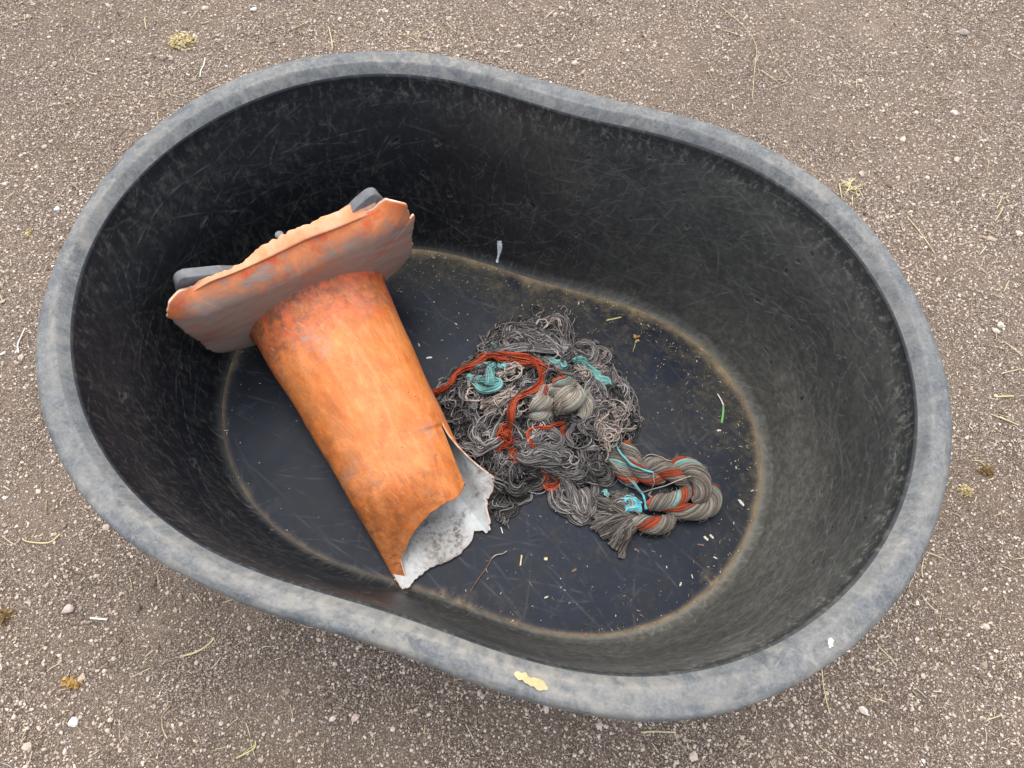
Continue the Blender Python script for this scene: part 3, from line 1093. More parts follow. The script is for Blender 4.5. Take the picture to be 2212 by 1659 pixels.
    for r, h in ((.0001, .0095), (.006, .0095), (.0078, .008), (.0082, .004), (.008, -.03), (.001, -.03)):
        rows.append(cl(pu + r * np.cos(aa), np.full(24, pv + h), -.062 + r * np.sin(aa)))
    pg = mesh_obj('peg', np.vstack(rows), [grid_faces(6, 24, True)], M['grey_rubber'])
    attach(pg, root)
    return root


def mat_orange():
    t = NT("orange_vinyl")
    w = t.attr('wear')
    P = t.co()
    n1 = t.noise(P, 16, 6, .6, .6)
    n2 = t.noise(P, 55, 6, .65, .8)
    PA = t.mapping(P, rot=(0, 0, math.radians(56.4)))
    st = t.noise(t.mapping(PA, scale=(.22, 1, 1)), 55, 5, .65, .4)
    c = t.ramp(n1, [(.28, (.52, .128, .022)), (.5, (.645, .19, .038)), (.72, (.70, .255, .075))])
    c = t.mix(t.math('MULTIPLY', t.ramp(st, [(.5, 0.0), (.68, 1.0)]), .45), c, (.78, .34, .14))
    c = t.mix(t.math('MULTIPLY', t.ramp(st, [(.32, 1.0), (.46, 0.0)]), .6), c, (.38, .09, .022))
    # redder, dirtier collar next to the flange, browner tip
    foot = t.ramp(w[0], [(.0, 1.0), (.1, .7), (.2, 0.0)])
    footn = t.math('MULTIPLY', foot, t.ramp(t.noise(P, 24, 6, .65, .8), [(.36, 0.0), (.56, 1.0)]))
    c = t.mix(footn, c, (.68, .12, .045))
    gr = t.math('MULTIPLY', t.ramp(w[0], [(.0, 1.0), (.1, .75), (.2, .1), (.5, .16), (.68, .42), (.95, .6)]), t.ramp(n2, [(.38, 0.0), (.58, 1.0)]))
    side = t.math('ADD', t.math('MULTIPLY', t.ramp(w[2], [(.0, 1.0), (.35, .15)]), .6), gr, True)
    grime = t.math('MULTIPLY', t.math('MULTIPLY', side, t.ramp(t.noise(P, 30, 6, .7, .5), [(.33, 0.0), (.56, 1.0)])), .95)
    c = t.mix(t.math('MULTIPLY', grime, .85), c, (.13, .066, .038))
    n3 = t.noise(P, 38, 7, .72, 1.0)
    c = t.mix(t.math('MULTIPLY', t.ramp(n3, [(.52, 0.0), (.68, 1.0)]), .55), c, (.56, .19, .06))
    bl = t.noise(P, 11, 5, .6, .6)
    c = t.mix(t.math('MULTIPLY', t.ramp(bl, [(.54, 0.0), (.68, 1.0)]), t.ramp(t.noise(P, 70, 5, .7), [(.4, 0.0), (.62, .75)])), c, (.36, .24, .19))
    # scuffs and pepper spots
    sp = t.voro(P, 55)
    spot = t.math('MULTIPLY', t.ramp(sp, [(.045, 1.0), (.075, 0.0)]), t.ramp(t.noise(P, 20, 2), [(.44, 0.0), (.5, 1.0)]))
    c = t.mix(spot, c, (.09, .04, .02))
    sf = t.noise(t.mapping(t.mapping(P, rot=(.3, .2, .6)), scale=(1, 16, 3)), 26, 5, .75)
    c = t.mix(t.math('MULTIPLY', t.ramp(sf, [(.58, 0.0), (.66, 1.0)]), .4), c, (.74, .42, .24))
    sf2 = t.noise(t.mapping(t.mapping(P, rot=(.1, .5, -.5)), scale=(1, 20, 4)), 30, 5, .75)
    c = t.mix(t.math('MULTIPLY', t.ramp(sf2, [(.60, 0.0), (.67, 1.0)]), .5), c, (.24, .11, .06))
    h = t.math('ADD', n2, t.math('MULTIPLY', t.noise(P, 240, 4), .5))
    m = t.done(c, .5, h, .16, .003, .35)
    t.b.inputs['Subsurface Weight'].default_value = 0.0
    return m


def mat_flange():
    t = NT("flange_vinyl")
    P = t.co()
    # long scuff direction follows the plate; height on the plate = z
    sx = t.node('ShaderNodeSeparateXYZ')
    t.l.new(P, sx.inputs[0])
    n1 = t.noise(P, 18, 6, .65, .8)
    PA = t.mapping(P, rot=(0, 0, math.radians(-33.6)))
    st = t.noise(t.mapping(PA, scale=(.45, 1, 2.2)), 26, 6, .7, .6)
    c = t.ramp(n1, [(.3, (.62, .14, .03)), (.55, (.74, .23, .075)), (.75, (.78, .33, .17))])
    red = t.ramp(t.noise(P, 15, 4, .6), [(.52, 0.0), (.62, .7)])
    c = t.mix(red, c, (.66, .07, .012))
    # grey rubbed-in grime everywhere but along the top edge
    hgt = t.math('ADD', sx.outputs[2], t.math('MULTIPLY', t.math('SUBTRACT', n1, .5), .22))
    keep = t.ramp(hgt, [(.26, 1.0), (.31, 0.0)])
    gr = t.math('MULTIPLY', keep, t.ramp(st, [(.26, .25), (.5, 1.0)]))
    grey = t.ramp(st, [(.3, (.25, .2, .162)), (.55, (.36, .295, .24)), (.75, (.46, .32, .23))])
    c = t.mix(t.math('MULTIPLY', gr, .93), c, grey)
    sc2 = t.noise(t.mapping(t.mapping(PA, rot=(0, .5, 0)), scale=(.5, 4, 14)), 26, 5, .75, .3)
    c = t.mix(t.math('MULTIPLY', t.ramp(sc2, [(.63, 0.0), (.7, 1.0)]), .55), c, (.62, .5, .44))
    h = t.math('ADD', st, t.math('MULTIPLY', t.noise(P, 200, 4), .5))
    return t.done(c, .6, h, .2, .003, .3)


def mat_simple(name, stops, scale=40, rough=.7, bscale=200, bstr=.2, detail=5, spec=.3, dist=.4):
    t = NT(name)
    P = t.co()
    c = t.ramp(t.noise(P, scale, detail, .65, dist), stops)
    return t.done(c, rough, t.noise(P, bscale, 4), bstr, .002, spec)


def mat_inside():
    t = NT("cone_inside_vinyl")
    P = t.co()
    n = t.noise(P, 18, 7, .7, .6)
    c = t.ramp(n, [(.34, (.24, .215, .19)), (.48, (.42, .42, .405)), (.65, (.53, .55, .55))])
    # mould: dark speckle in patches
    pat = t.ramp(t.noise(P, 9, 5, .65, .5), [(.5, 0.0), (.66, 1.0)])
    spk = t.ramp(t.noise(P, 130, 4, .7), [(.46, 0.0), (.58, 1.0)])
    c = t.mix(t.math('MULTIPLY', pat, spk), c, (.06, .05, .042))
    c = t.mix(t.math('MULTIPLY', pat, .45), c, (.2, .175, .15))
    return t.done(c, .75, t.noise(P, 90, 5), .3, .003, .25)


# ---------------------------------------------------------------- the rope toy
def z3(x, y):
    return (1380 + x / 2.37) * .66526, (1000 + y / 2.37) * .66526


def z4(x, y):
    return (1850 + x / 3.687) * .66526, (1400 + y / 3.687) * .66526


PILE_PX = [(590, 150), (700, 125), (860, 90), (1060, 80), (1090, 180), (1150, 290), (1290, 290), (1400, 350), (1430, 480), (1500, 560), (1560, 680), (1570, 800), (1600, 900), (1570, 1000), (1500, 1080), (1420, 1180), (1390, 1280), (1300, 1330), (1150, 1330), (1000, 1330), (850, 1330), (760, 1400), (650, 1450), (520, 1480), (430, 1300), (300, 1090), (180, 880), (60, 680), (240, 540), (400, 400), (480, 310)]
_pp = np.array([W(*z3(*p), TF)[:2] for p in PILE_PX])
PC = np.array(W(*z3(880, 800), TF)[:2])
_pa = np.arctan2(_pp[:, 1] - PC[1], _pp[:, 0] - PC[0])
_pr = np.hypot(_pp[:, 1] - PC[1], _pp[:, 0] - PC[0])
_o = np.argsort(_pa)
_pa, _pr = _pa[_o], _pr[_o]


def pile_d(x, y):
    a, r = np.arctan2(y - PC[1], x - PC[0]), np.hypot(x - PC[0], y - PC[1])
    R = np.interp(a, np.concatenate([_pa - 2 * np.pi, _pa, _pa + 2 * np.pi]), np.tile(_pr, 3))
    return r / R


def pile_h(x, y):
    d = pile_d(x, y)
    lump = 1 + .28 * np.sin(x * 52 + 1.1) * np.sin(y * 47) + .18 * np.sin(x * 95 + y * 60)
    return .078 * np.clip(1 - np.clip(d, 0, 1) ** 2.2, 0, 1) ** .75 * lump


def on_pile(pts, lift=0.0, conv=z3):
    out = []
    for p in pts:
        l = lift if len(p) < 3 else p[2]
        q = W(*conv(p[0], p[1]), TF + .03)
        for _ in range(4):
            q = W(*conv(p[0], p[1]), TF + float(pile_h(q[0], q[1])) + l)
        out.append(q)
    return np.array(out)


def lowfreq(g, M_, K, n, amp):
    """smooth random curves (M,K)"""
    G = g.normal(0, amp, (M_, n + 3))
    u = np.linspace(0, n, K)
    i = np.minimum(u.astype(int), n - 1)
    f = u - i
    f2, f3 = f * f, f * f * f
    b = [(1 - f) ** 3 / 6, (3 * f3 - 6 * f2 + 4) / 6, (-3 * f3 + 3 * f2 + 3 * f + 1) / 6, f3 / 6]
    return sum(G[:, i + k] * b[k] for k in range(4)) * 1.5


def frame_of(P):
    t = np.gradient(P, axis=0)
    t /= np.linalg.norm(t, axis=1, keepdims=True) + 1e-12
    s = np.cross(t, [0, 0, 1.0])
    s /= np.linalg.norm(s, axis=1, keepdims=True) + 1e-9
    return t, s, np.cross(s, t)


def bundle(g, guide, n, w, K=48, wav=.25, flat=.6, splay=0.0, nwav=7, tw=0.0, prof=None):
    P = crom(guide, K)
    t, s, b = frame_of(P)
    q, a = np.sqrt(g.random(n)), g.uniform(0, 6.283, n)
    u = np.linspace(0, 1, K)
    W_ = w * (np.ones(K) if prof is None else np.interp(u, np.linspace(0, 1, len(prof)), prof))
    W_ = W_ * (1 + splay * np.abs(2 * u - 1) ** 3)
    ang = a[:, None] + tw * 6.283 * u[None]
    ox = (q[:, None] * np.cos(ang)) * W_ + lowfreq(g, n, K, nwav, w * wav)
    oz = (q[:, None] * np.sin(ang)) * W_ * flat + lowfreq(g, n, K, nwav, w * wav * .6)
    # strands of a skein share their ripples
    ox = ox + lowfreq(g, 1, K, nwav, w * .35)
    C = P[None] + ox[..., None] * s[None] + oz[..., None] * b[None]
    C[..., 2] = np.maximum(C[..., 2], TF + .0012)
    return C


def ply(g, guide, R, n, turns, K=60, prof=None, core=True, fuzz=.03):
    """a fat ply: strands laid round a core. Returns (sector 0..1 per strand, curves, core mesh)"""
    P = crom(guide, K)
    t, s, b = frame_of(P)
    u = np.linspace(0, 1, K)
    Rr = R * (np.ones(K) if prof is None else np.interp(u, np.linspace(0, 1, len(prof)), prof))
    sec = (np.arange(n) + g.uniform(-.3, .3, n)) / n
    a = 6.283 * (sec[:, None] + turns * u[None]) + lowfreq(g, n, K, 6, .035)
    rr = Rr[None] * (1 + lowfreq(g, n, K, 6, fuzz) + g.normal(0, .02, (n, 1)))
    C = P[None] + (rr * np.cos(a))[..., None] * s[None] + (rr * np.sin(a))[..., None] * b[None]
    C[..., 2] = np.maximum(C[..., 2], TF + .001)
    V, F = tubes(P[None], (Rr * .97)[None], 14)
    V[:, 2] = np.maximum(V[:, 2], TF + .0008)
    return sec, C, (V, F)


def build_rope():
    g = np.random.default_rng(77)
    c0 = W(*z3(900, 800), TF)
    root = empty('rope_toy', (float(c0[0]), float(c0[1]), TF), 'frayed grey rope toy with orange and teal strands heaped in the tub', 'rope toy')
    r0 = .00112
    # ---- matted heap: an added dark mound, painting the gaps' shade, under thousands of loose strands
    grey = Acc()
    na, nk = 120, 26
    a = np.linspace(-np.pi, np.pi, na, endpoint=False)
    Rb = np.interp(a, np.concatenate([_pa - 2 * np.pi, _pa, _pa + 2 * np.pi]), np.tile(_pr, 3))
    rows = []
    for k in np.linspace(.9, .01, nk):
        x, y = PC[0] + k * Rb * np.cos(a), PC[1] + k * Rb * np.sin(a)
        rows.append(np.stack([x, y, TF + np.maximum(pile_h(x, y) * .72 - .008, .0006)], 1))
    core = mesh_obj('gap_shade_core', np.vstack(rows), [grid_faces(nk, na, True)], M['yarn_dark'])
    attach(core, root)
    n, K = 1700, 30
    q = np.sqrt(g.random(n)) * .97
    aa = g.uniform(-np.pi, np.pi, n)
    Rb = np.interp(aa, np.concatenate([_pa - 2 * np.pi, _pa, _pa + 2 * np.pi]), np.tile(_pr, 3))
    x0, y0 = PC[0] + q * Rb * np.cos(aa), PC[1] + q * Rb * np.sin(aa)
    step = g.uniform(.0022, .0042, n)
    # strands in one neighbourhood run roughly the same way
    flow = 2.2 * np.sin(x0 * 17 + 1) + 2.0 * np.sin(y0 * 21 + x0 * 9)
    th = flow[:, None] + g.normal(0, .5, (n, 1)) + np.cumsum(lowfreq(g, n, K, 7, .24), 1)
    x = x0[:, None] + np.cumsum(np.cos(th) * step[:, None], 1)
    y = y0[:, None] + np.cumsum(np.sin(th) * step[:, None], 1)
    d = pile_d(x, y)
    # pull strays back over the edge of the heap
    over = np.maximum(d - 1.02, 0)
    x, y = x - (x - PC[0]) * over / np.maximum(d, .1) * .8, y - (y - PC[1]) * over / np.maximum(d, .1) * .8
    z = TF + .0012 + pile_h(x, y) * g.uniform(.70, 1.04, (n, 1)) + np.abs(lowfreq(g, n, K, 6, .0045)) + g.uniform(0, .004, (n, 1))
    keep = np.abs(d.max(1)) < 3
    V, F = tubes(np.stack([x, y, z], -1)[keep], g.uniform(.65, 1.25, n)[keep] * r0, 5)
    grey.add(V, F)
    dk = Acc()

    def B(acc, pts, n, w, lift=.006, conv=z3, r=r0, **kw):
        if isinstance(acc, tuple):
            a_ = Acc()
            B(a_, pts, n, w, lift, conv, r, **kw)
            attach(a_.build(acc[0], M[acc[1]]), root)
            return
        acc.add(*tubes(bundle(g, on_pile(pts, lift, conv), n, w, **kw), g.uniform(.75, 1.2, n) * r, 5))

    skein, tail = Acc(), Acc()
    stray = ('stray_thread', 'yarn_pale')
    pale, orange, teal = ('pale_cotton', 'yarn_pale'), ('orange_skein', 'yarn_orange'), ('teal_skein', 'yarn_teal')
    # ---- skeins traced from the photograph
    B(skein, [(500, 335), (600, 320), (720, 300), (860, 310), (1000, 315), (1100, 330)], 60, .0085, .012, wav=.22)
    B(skein, [(860, 400), (960, 430), (1060, 490), (1180, 530), (1290, 545), (1340, 600), (1390, 700)], 60, .0085, .012, wav=.22)
    B(skein, [(1090, 320), (1180, 370), (1260, 410), (1290, 360), (1270, 300), (1190, 280), (1110, 310)], 50, .009, .004, wav=.3)
    B(skein, [(590, 230), (640, 150), (760, 150), (900, 200), (1000, 280), (1090, 330)], 55, .012, .006, wav=.35)
    B(skein, [(1090, 330), (1040, 230), (1060, 130), (1000, 90), (930, 170), (870, 230), (780, 240)], 30, .01, .004, wav=.5)
    B(skein, [(640, 240), (720, 220), (840, 260), (960, 290)], 30, .01, .014, wav=.5)
    B(skein, [(730, 1110), (800, 1140), (920, 1100), (1040, 1110), (1100, 1150), (1000, 1170), (860, 1160), (760, 1130)], 55, .010, .009, wav=.3)
    B(skein, [(740, 1120), (850, 1090), (970, 1080), (1060, 1110)], 45, .011, .012, wav=.3)
    B(skein, [(820, 930), (830, 1000), (900, 960), (980, 970), (1020, 1020), (980, 1060), (900, 1030)], 40, .009, .012, wav=.35)
    B(skein, [(1120, 1060), (1110, 960), (1150, 890), (1230, 870)], 32, .006, .016, wav=.15, tw=1)
    B(skein, [(1290, 990), (1230, 900), (1280, 800), (1350, 760), (1420, 740)], 34, .009, .012, wav=.35)
    B(skein, [(880, 1180), (960, 1230), (1080, 1270), (1180, 1260), (1240, 1190), (1230, 1090)], 50, .010, .008, wav=.4)
    B(skein, [(1320, 560), (1260, 640), (1300, 720), (1370, 760)], 40, .011, .010, wav=.2)
    B(skein, [(1400, 520), (1490, 600), (1540, 720), (1530, 830)], 45, .016, .003, wav=.5)
    B(skein, [(1420, 420), (1340, 380), (1310, 330), (1360, 320), (1410, 370), (1380, 420), (1300, 440)], 30, .007, .006, wav=.35)
    B(skein, [(600, 1050), (660, 1080), (700, 1150), (740, 1180)], 40, .007, .012, wav=.15)
    B(skein, [(300, 1060), (420, 1080), (520, 1040), (570, 1000)], 45, .010, .010, wav=.25)
    B(skein, [(400, 1000), (470, 1050), (520, 980), (560, 880), (620, 800)], 24, .005, .014, wav=.2)
    B(skein, [(420, 1050), (380, 950), (440, 850), (560, 760), (660, 700)], 22, .008, .012, wav=.6)
    # loops and tails at the near side
    B(tail, [(520, 1420), (520, 1330), (600, 1330), (700, 1400), (780, 1380), (860, 1300), (800, 1240)], 46, .012, .006, wav=.35)
    B(tail, [(700, 1200), (660, 1280), (680, 1360), (760, 1370), (850, 1330), (860, 1260)], 40, .012, .010, wav=.35)
    B(tail, [(560, 1640), (620, 1560), (650, 1470), (720, 1380)], 60, .014, .003, wav=.4, prof=[.7, 1.1, 1, .8])
    B(tail, [(560, 1560), (520, 1450), (460, 1380), (420, 1300)], 60, .018, .002, wav=.4)
    B(tail, [(800, 1380), (800, 1470), (740, 1490), (690, 1460)], 34, .006, .003, wav=.2)
    B(tail, [(1080, 1270), (1050, 1330), (1000, 1400), (1040, 1500), (1140, 1590), (1210, 1600)], 60, .014, .004, wav=.25)
    B(tail, [(1230, 1250), (1300, 1340), (1290, 1440), (1320, 1500), (1270, 1610)], 40, .008, .003, wav=.3)
    B(tail, [(1240, 1180), (1330, 1260), (1400, 1270), (1390, 1310), (1310, 1330), (1250, 1300)], 44, .010, .004, wav=.3)
    B(tail, [(1480, 1240), (1400, 1250), (1330, 1260)], 24, .004, .003, wav=.2)
    B(dk, [(960, 1400), (1020, 1490), (1120, 1590), (1220, 1620), (1230, 1540)], 50, .013, .003, wav=.3)
    B(skein, [(1090, 1300), (1120, 1400), (1170, 1500), (1230, 1580), (1250, 1500), (1200, 1400)], 62, .012, .008, wav=.18)
    for k in range(20):                                     # stray curls over the whole heap
        cx, cy = g.uniform(250, 1500), g.uniform(300, 1250)
        rad = g.uniform(25, 70)
        p0 = g.uniform(0, 6.28)
        pts = [(cx + rad * (1 + .3 * j / 6) * math.cos(p0 + j * .95), cy + rad * .8 * math.sin(p0 + j * .95)) for j in range(7)]
        B(stray if k % 3 == 0 else skein, pts, int(g.integers(1, 4)), .004, .012, wav=1.1)
    for k in range(40):                                     # fly-away ends past the edge
        a_ = g.uniform(0, 6.28)
        i0 = int(g.integers(0, len(PILE_PX)))
        cx, cy = PILE_PX[i0]
        dx, dy = cx - 880, cy - 800
        L = math.hypot(dx, dy)
        dx, dy = dx / L, dy / L
        s_ = g.uniform(20, 70)
        pts = [(cx - dx * 80, cy - dy * 80), (cx - dx * 10 + g.normal(0, 25), cy - dy * 10 + g.normal(0, 25)), (cx + dx * s_ + g.normal(0, 30), cy + dy * s_ + g.normal(0, 30)), (cx + dx * s_ * 1.2 + g.normal(0, 35), cy + dy * s_ * 1.2 + g.normal(0, 35))]
        B(skein, pts, int(g.integers(1, 5)), .004, .004, wav=.7)
    for k in range(75):                                     # frayed tufts: short cut ends fanning out
        q_, a_ = math.sqrt(g.random()) * .95, g.uniform(0, 6.283)
        cx, cy = 860 + q_ * 620 * math.cos(a_), 830 + q_ * 600 * math.sin(a_)
        p0, L = g.uniform(0, 6.28), g.uniform(45, 120)
        pts = [(cx, cy, .004), (cx + L * .5 * math.cos(p0) + g.normal(0, 8), cy + L * .5 * math.sin(p0) + g.normal(0, 8), .010), (cx + L * math.cos(p0 + .4), cy + L * math.sin(p0 + .4), .010)]
        nt = int(g.integers(10, 22))
        gp = on_pile(pts, .008)
        tb = bundle(g, gp, nt, .0045, 16, wav=.4, nwav=3, prof=[.5, .8, 1.9])
        (tail if k % 3 else skein).add(*tubes(tb, g.uniform(.7, 1.25, nt) * r0, 5))
    # pale knots of cotton
    B(pale, [(1290, 930), (1330, 860), (1390, 800), (1470, 780), (1500, 800), (1440, 820)], 26, .009, .012, wav=1.3)
    B(pale, [(1310, 960), (1380, 940), (1400, 1000), (1350, 1030)], 34, .011, .012, wav=1.3)
    B(pale, [(1410, 910), (1470, 940), (1540, 930), (1620, 910)], 20, .005, .006, wav=.25)
    B(pale, [(450, 730), (540, 720), (620, 690), (690, 650)], 34, .010, .012, wav=.5, r=r0 * 1.4)
    B(pale, [(470, 800), (560, 760), (640, 720)], 18, .010, .012, wav=.6, r=r0 * 1.3)
    B(pale, [(1150, 450), (1210, 480), (1230, 510), (1180, 500)], 22, .008, .012, wav=.6)
    B(pale, [(1280, 440), (1370, 490), (1460, 550)], 26, .008, .006, wav=.45)
    B(pale, [(620, 470), (680, 440), (740, 430)], 20, .006, .010, wav=.5)
    B(pale, [(560, 530), (610, 500), (690, 470)], 20, .005, .012, wav=.4)
    B(pale, [(1300, 450), (1390, 340), (1420, 360)], 8, .004, .010, wav=.4)
    for pts in ([(930, 370), (940, 335), (1000, 320), (1020, 350), (980, 385), (940, 385), (930, 360)], [(1120, 1150), (1130, 1190), (1165, 1200), (1185, 1170), (1150, 1140), (1115, 1145)], [(870, 1020), (900, 1055), (940, 1055), (965, 1030)], [(860, 130), (880, 90), (920, 90), (940, 130), (920, 160)], [(960, 130), (980, 85), (1020, 90), (1040, 140)], [(770, 1080), (800, 1020), (840, 960)]):
        B(stray, pts, 2, .0018, .018, wav=.5, r=r0 * 1.1)
    # ---- orange
    B(orange, [(60, 665), (200, 590), (270, 490), (380, 420), (480, 370), (600, 365), (720, 360), (800, 375), (870, 430), (895, 500), (880, 580), (820, 630), (720, 680), (685, 760), (670, 850), (655, 920)], 24, .0048, .016, wav=.55, K=110, nwav=16)
    B(orange, [(410, 400), (470, 375), (600, 380), (740, 400), (830, 420)], 12, .006, .014, wav=.5)
    B(orange, [(650, 910), (600, 930), (560, 980), (620, 1000), (650, 950), (600, 960), (580, 1020), (640, 1020)], 26, .010, .016, wav=.7)
    B(orange, [(600, 1000), (560, 1060), (570, 1100)], 12, .007, .012, wav=.6)
    B(orange, [(690, 1080), (660, 1130), (690, 1190), (715, 1160), (690, 1100)], 10, .005, .014, wav=.6)
    B(orange, [(920, 1290), (930, 1340), (980, 1360), (1030, 1330), (1050, 1280)], 34, .007, .010, wav=.25)
    B(orange, [(850, 1070), (810, 1020), (790, 950), (850, 920), (960, 925), (1040, 890), (1080, 890)], 9, .003, .018, wav=.4, K=60)
    B(orange, [(1060, 900), (1050, 970), (1030, 1040)], 16, .005, .010, wav=.4)
    B(orange, [(880, 1190), (910, 1240), (940, 1290)], 4, .003, .012, wav=.5)
    B(orange, [(610, 290), (640, 275)], 20, .006, .006, wav=.4)
    B(orange, [(820, 400), (930, 450), (1010, 490), (1060, 540)], 14, .006, .006, wav=.4)
    # ---- teal
    B(teal, [(390, 570), (430, 610), (490, 620), (550, 600), (560, 570), (510, 570), (430, 570), (390, 590)], 55, .0085, .014, wav=.15)
    B(teal, [(530, 440), (510, 480), (490, 540), (500, 575)], 40, .008, .016, wav=.2)
    B(teal, [(340, 520), (360, 545), (380, 560)], 30, .006, .010, wav=.2)
    B(teal, [(570, 455), (600, 440), (625, 455)], 26, .006, .014, wav=.2)
    B(teal, [(400, 460), (450, 430), (510, 430)], 18, .005, .008, wav=.3)
    B(teal, [(940, 365), (1000, 410), (1060, 450), (1100, 430)], 30, .006, .014, wav=.3)
    B(teal, [(1160, 400), (1230, 440), (1290, 500), (1340, 540), (1400, 550), (1410, 590)], 46, .0068, .016, wav=.2)
    B(teal, [(1150, 410), (1190, 390), (1240, 410)], 14, .004, .016, wav=.4)
    B(teal, [(490, 310), (530, 290), (560, 280)], 20, .006, .003, wav=.3)
    B(teal, [(1080, 280), (1110, 290), (1140, 300)], 14, .005, .004, wav=.4)
    B(teal, [(150, 570), (180, 550), (210, 560)], 16, .006, .003, wav=.3)
    # ---- fat plies
    kn, ropeg = Acc(), Acc()

    def P_(acc, pts, R, n, turns, conv, osec, tsec, prof=None, lift=None, K=60):
        gd = on_pile(pts, 0.0, conv) if conv is z3 else np.array([W(*conv(p[0], p[1]), TF + p[2]) for p in pts])
        sec, C, core_ = ply(g, gd, R, n, turns, K, prof)
        r = g.uniform(.85, 1.15, n) * 6.283 * R / n * .56
        o = (sec > osec[0] - .05) & (sec < osec[1] + .05)
        if acc is ropeg and g.random() < .25:
            o2 = (osec[0] + .47) % 1
            o |= (sec > o2) & (sec < o2 + .11)
        t_ = (sec > tsec[0] - .04) & (sec < tsec[1] + .04) & ~o
        for m_, nm in ((o, 'orange'), (t_, 'teal')):
            if m_.any():
                a_ = Acc().add(*tubes(C[m_], r[m_], 5))
                attach(a_.build(nm + '_ply_strands', M['yarn_' + nm + '_dull']), root)
        m_ = ~(o | t_)
        acc.add(*tubes(C[m_], r[m_], 5))
        nf = 70                                             # fuzz: broken fibres standing off the ply
        k0, k1 = g.integers(0, n, nf), g.integers(2, K - 8, nf)
        p0, p1 = C[k0, k1], C[k0, np.minimum(k1 + 5, K - 1)]
        ax = (C.mean(0))[k1]
        outw = (p0 - ax) / (np.linalg.norm(p0 - ax, axis=1, keepdims=True) + 1e-6)
        up_ = g.uniform(.002, .006, (nf, 1))
        mid = (p0 + p1) / 2 + outw * up_ + g.normal(0, .0015, (nf, 3))
        end = p1 + outw * up_ * g.uniform(.2, 2.2, (nf, 1)) + g.normal(0, .003, (nf, 3))
        fz = np.stack([p0, (p0 + mid) / 2 + outw * up_ * .3, mid, end], 1)
        fz[..., 2] = np.maximum(fz[..., 2], TF + .001)
        acc.add(*tubes(fz, .0003, 4))
        acc.add(*core_)
    E_ = [.42, .9, 1.0, .9, .42]
    # the braided knot in the middle of the heap
    P_(kn, [(985, 580, .016), (1060, 570, .026), (1130, 610, .028), (1190, 680, .02), (1215, 740, .01)], 0.0144, 64, 0.8, z3, (.18, .34), (.10, .18), E_)
    P_(kn, [(830, 720, .012), (890, 660, .022), (960, 630, .028), (1050, 640, .022)], 00.0130, 60, 0.75, z3, (.9, .99), (2, 3), E_)
    P_(kn, [(1010, 780, .016), (1050, 700, .028), (1100, 640, .024), (1120, 600, .012)], .0140, 60, -0.7, z3, (.3, .4), (.22, .3), E_)
    P_(kn, [(815, 780, .012), (880, 740, .024), (970, 730, .028), (1030, 700, .014)], 0.0149, 66, 0.75, z3, (2, 3), (2, 3), E_)
    P_(kn, [(1010, 790, .012), (1080, 760, .026), (1150, 710, .028), (1210, 650, .014)], 0.0158, 66, 0.8, z3, (2, 3), (.5, .53), E_)
    P_(kn, [(1180, 850, .004), (1220, 790, .012), (1240, 720, .01), (1210, 650, .006)], .0160, 60, 0.75, z3, (2, 3), (2, 3), E_)
    P_(kn, [(810, 830, .004), (880, 830, .014), (960, 800, .016), (1020, 780, .01)], .0120, 50, 0.75, z3, (.2, .36), (.1, .17), E_)
    # the twisted rope end beside the heap
    Rr = .0152
    P_(ropeg, [(430, 200, .018), (540, 330, .018), (600, 430, .017), (680, 540, .015), (800, 620, .012)], Rr, 56, 0.95, z4, (.28, .4), (.78, .83), [1, 1, 1, .9, .55])
    P_(ropeg, [(640, 150, .022), (740, 300, .024), (800, 420, .024), (900, 520, .02), (1030, 560, .016), (1130, 590, .012)], Rr * 1.02, 60, 1.0, z4, (.24, .38), (.2, .24), [.7, 1, 1, 1, 1, .5])
    P_(ropeg, [(860, 470, .014), (960, 410, .026), (1090, 430, .028), (1220, 500, .026), (1340, 570, .022), (1430, 640, .014)], Rr * 1.02, 60, 1.0, z4, (.55, .66), (2, 3), [.5, 1, 1, 1, 1, .5])
    P_(ropeg, [(1200, 420, .014), (1320, 410, .026), (1460, 450, .034), (1560, 560, .036), (1590, 690, .034), (1550, 790, .028), (1480, 830, .02)], Rr * 1.12, 66, 0.8, z4, (.19, .34), (.08, .19), [.5, 1, 1.05, 1.05, 1, .9, .5])
    P_(ropeg, [(1620, 620, .016), (1700, 720, .02), (1720, 830, .02), (1650, 930, .02), (1500, 970, .02), (1330, 950, .02), (1180, 880, .02), (1000, 840, .016)], Rr * 1.0, 60, 1.25, z4, (.22, .4), (.14, .22), [.5, 1, 1, 1, 1, 1, 1, .6])
    P_(ropeg, [(940, 900, .018), (1060, 860, .026), (1190, 840, .028), (1310, 800, .026), (1400, 730, .022), (1420, 660, .014)], Rr * .98, 60, 1.35, z4, (.2, .4), (.42, .55), [.6, 1, 1, 1, .8, .5])
    P_(ropeg, [(1240, 1010, .012), (1150, 1100, .016), (1020, 1130, .018), (880, 1100, .018), (740, 1090, .018)], Rr * 1.05, 60, 0.95, z4, (.55, .75), (.5, .55), [.5, 1, 1.05, .95, .6])
    # tassel: yarns that come out of the last turn and fan out
    tas = Acc()
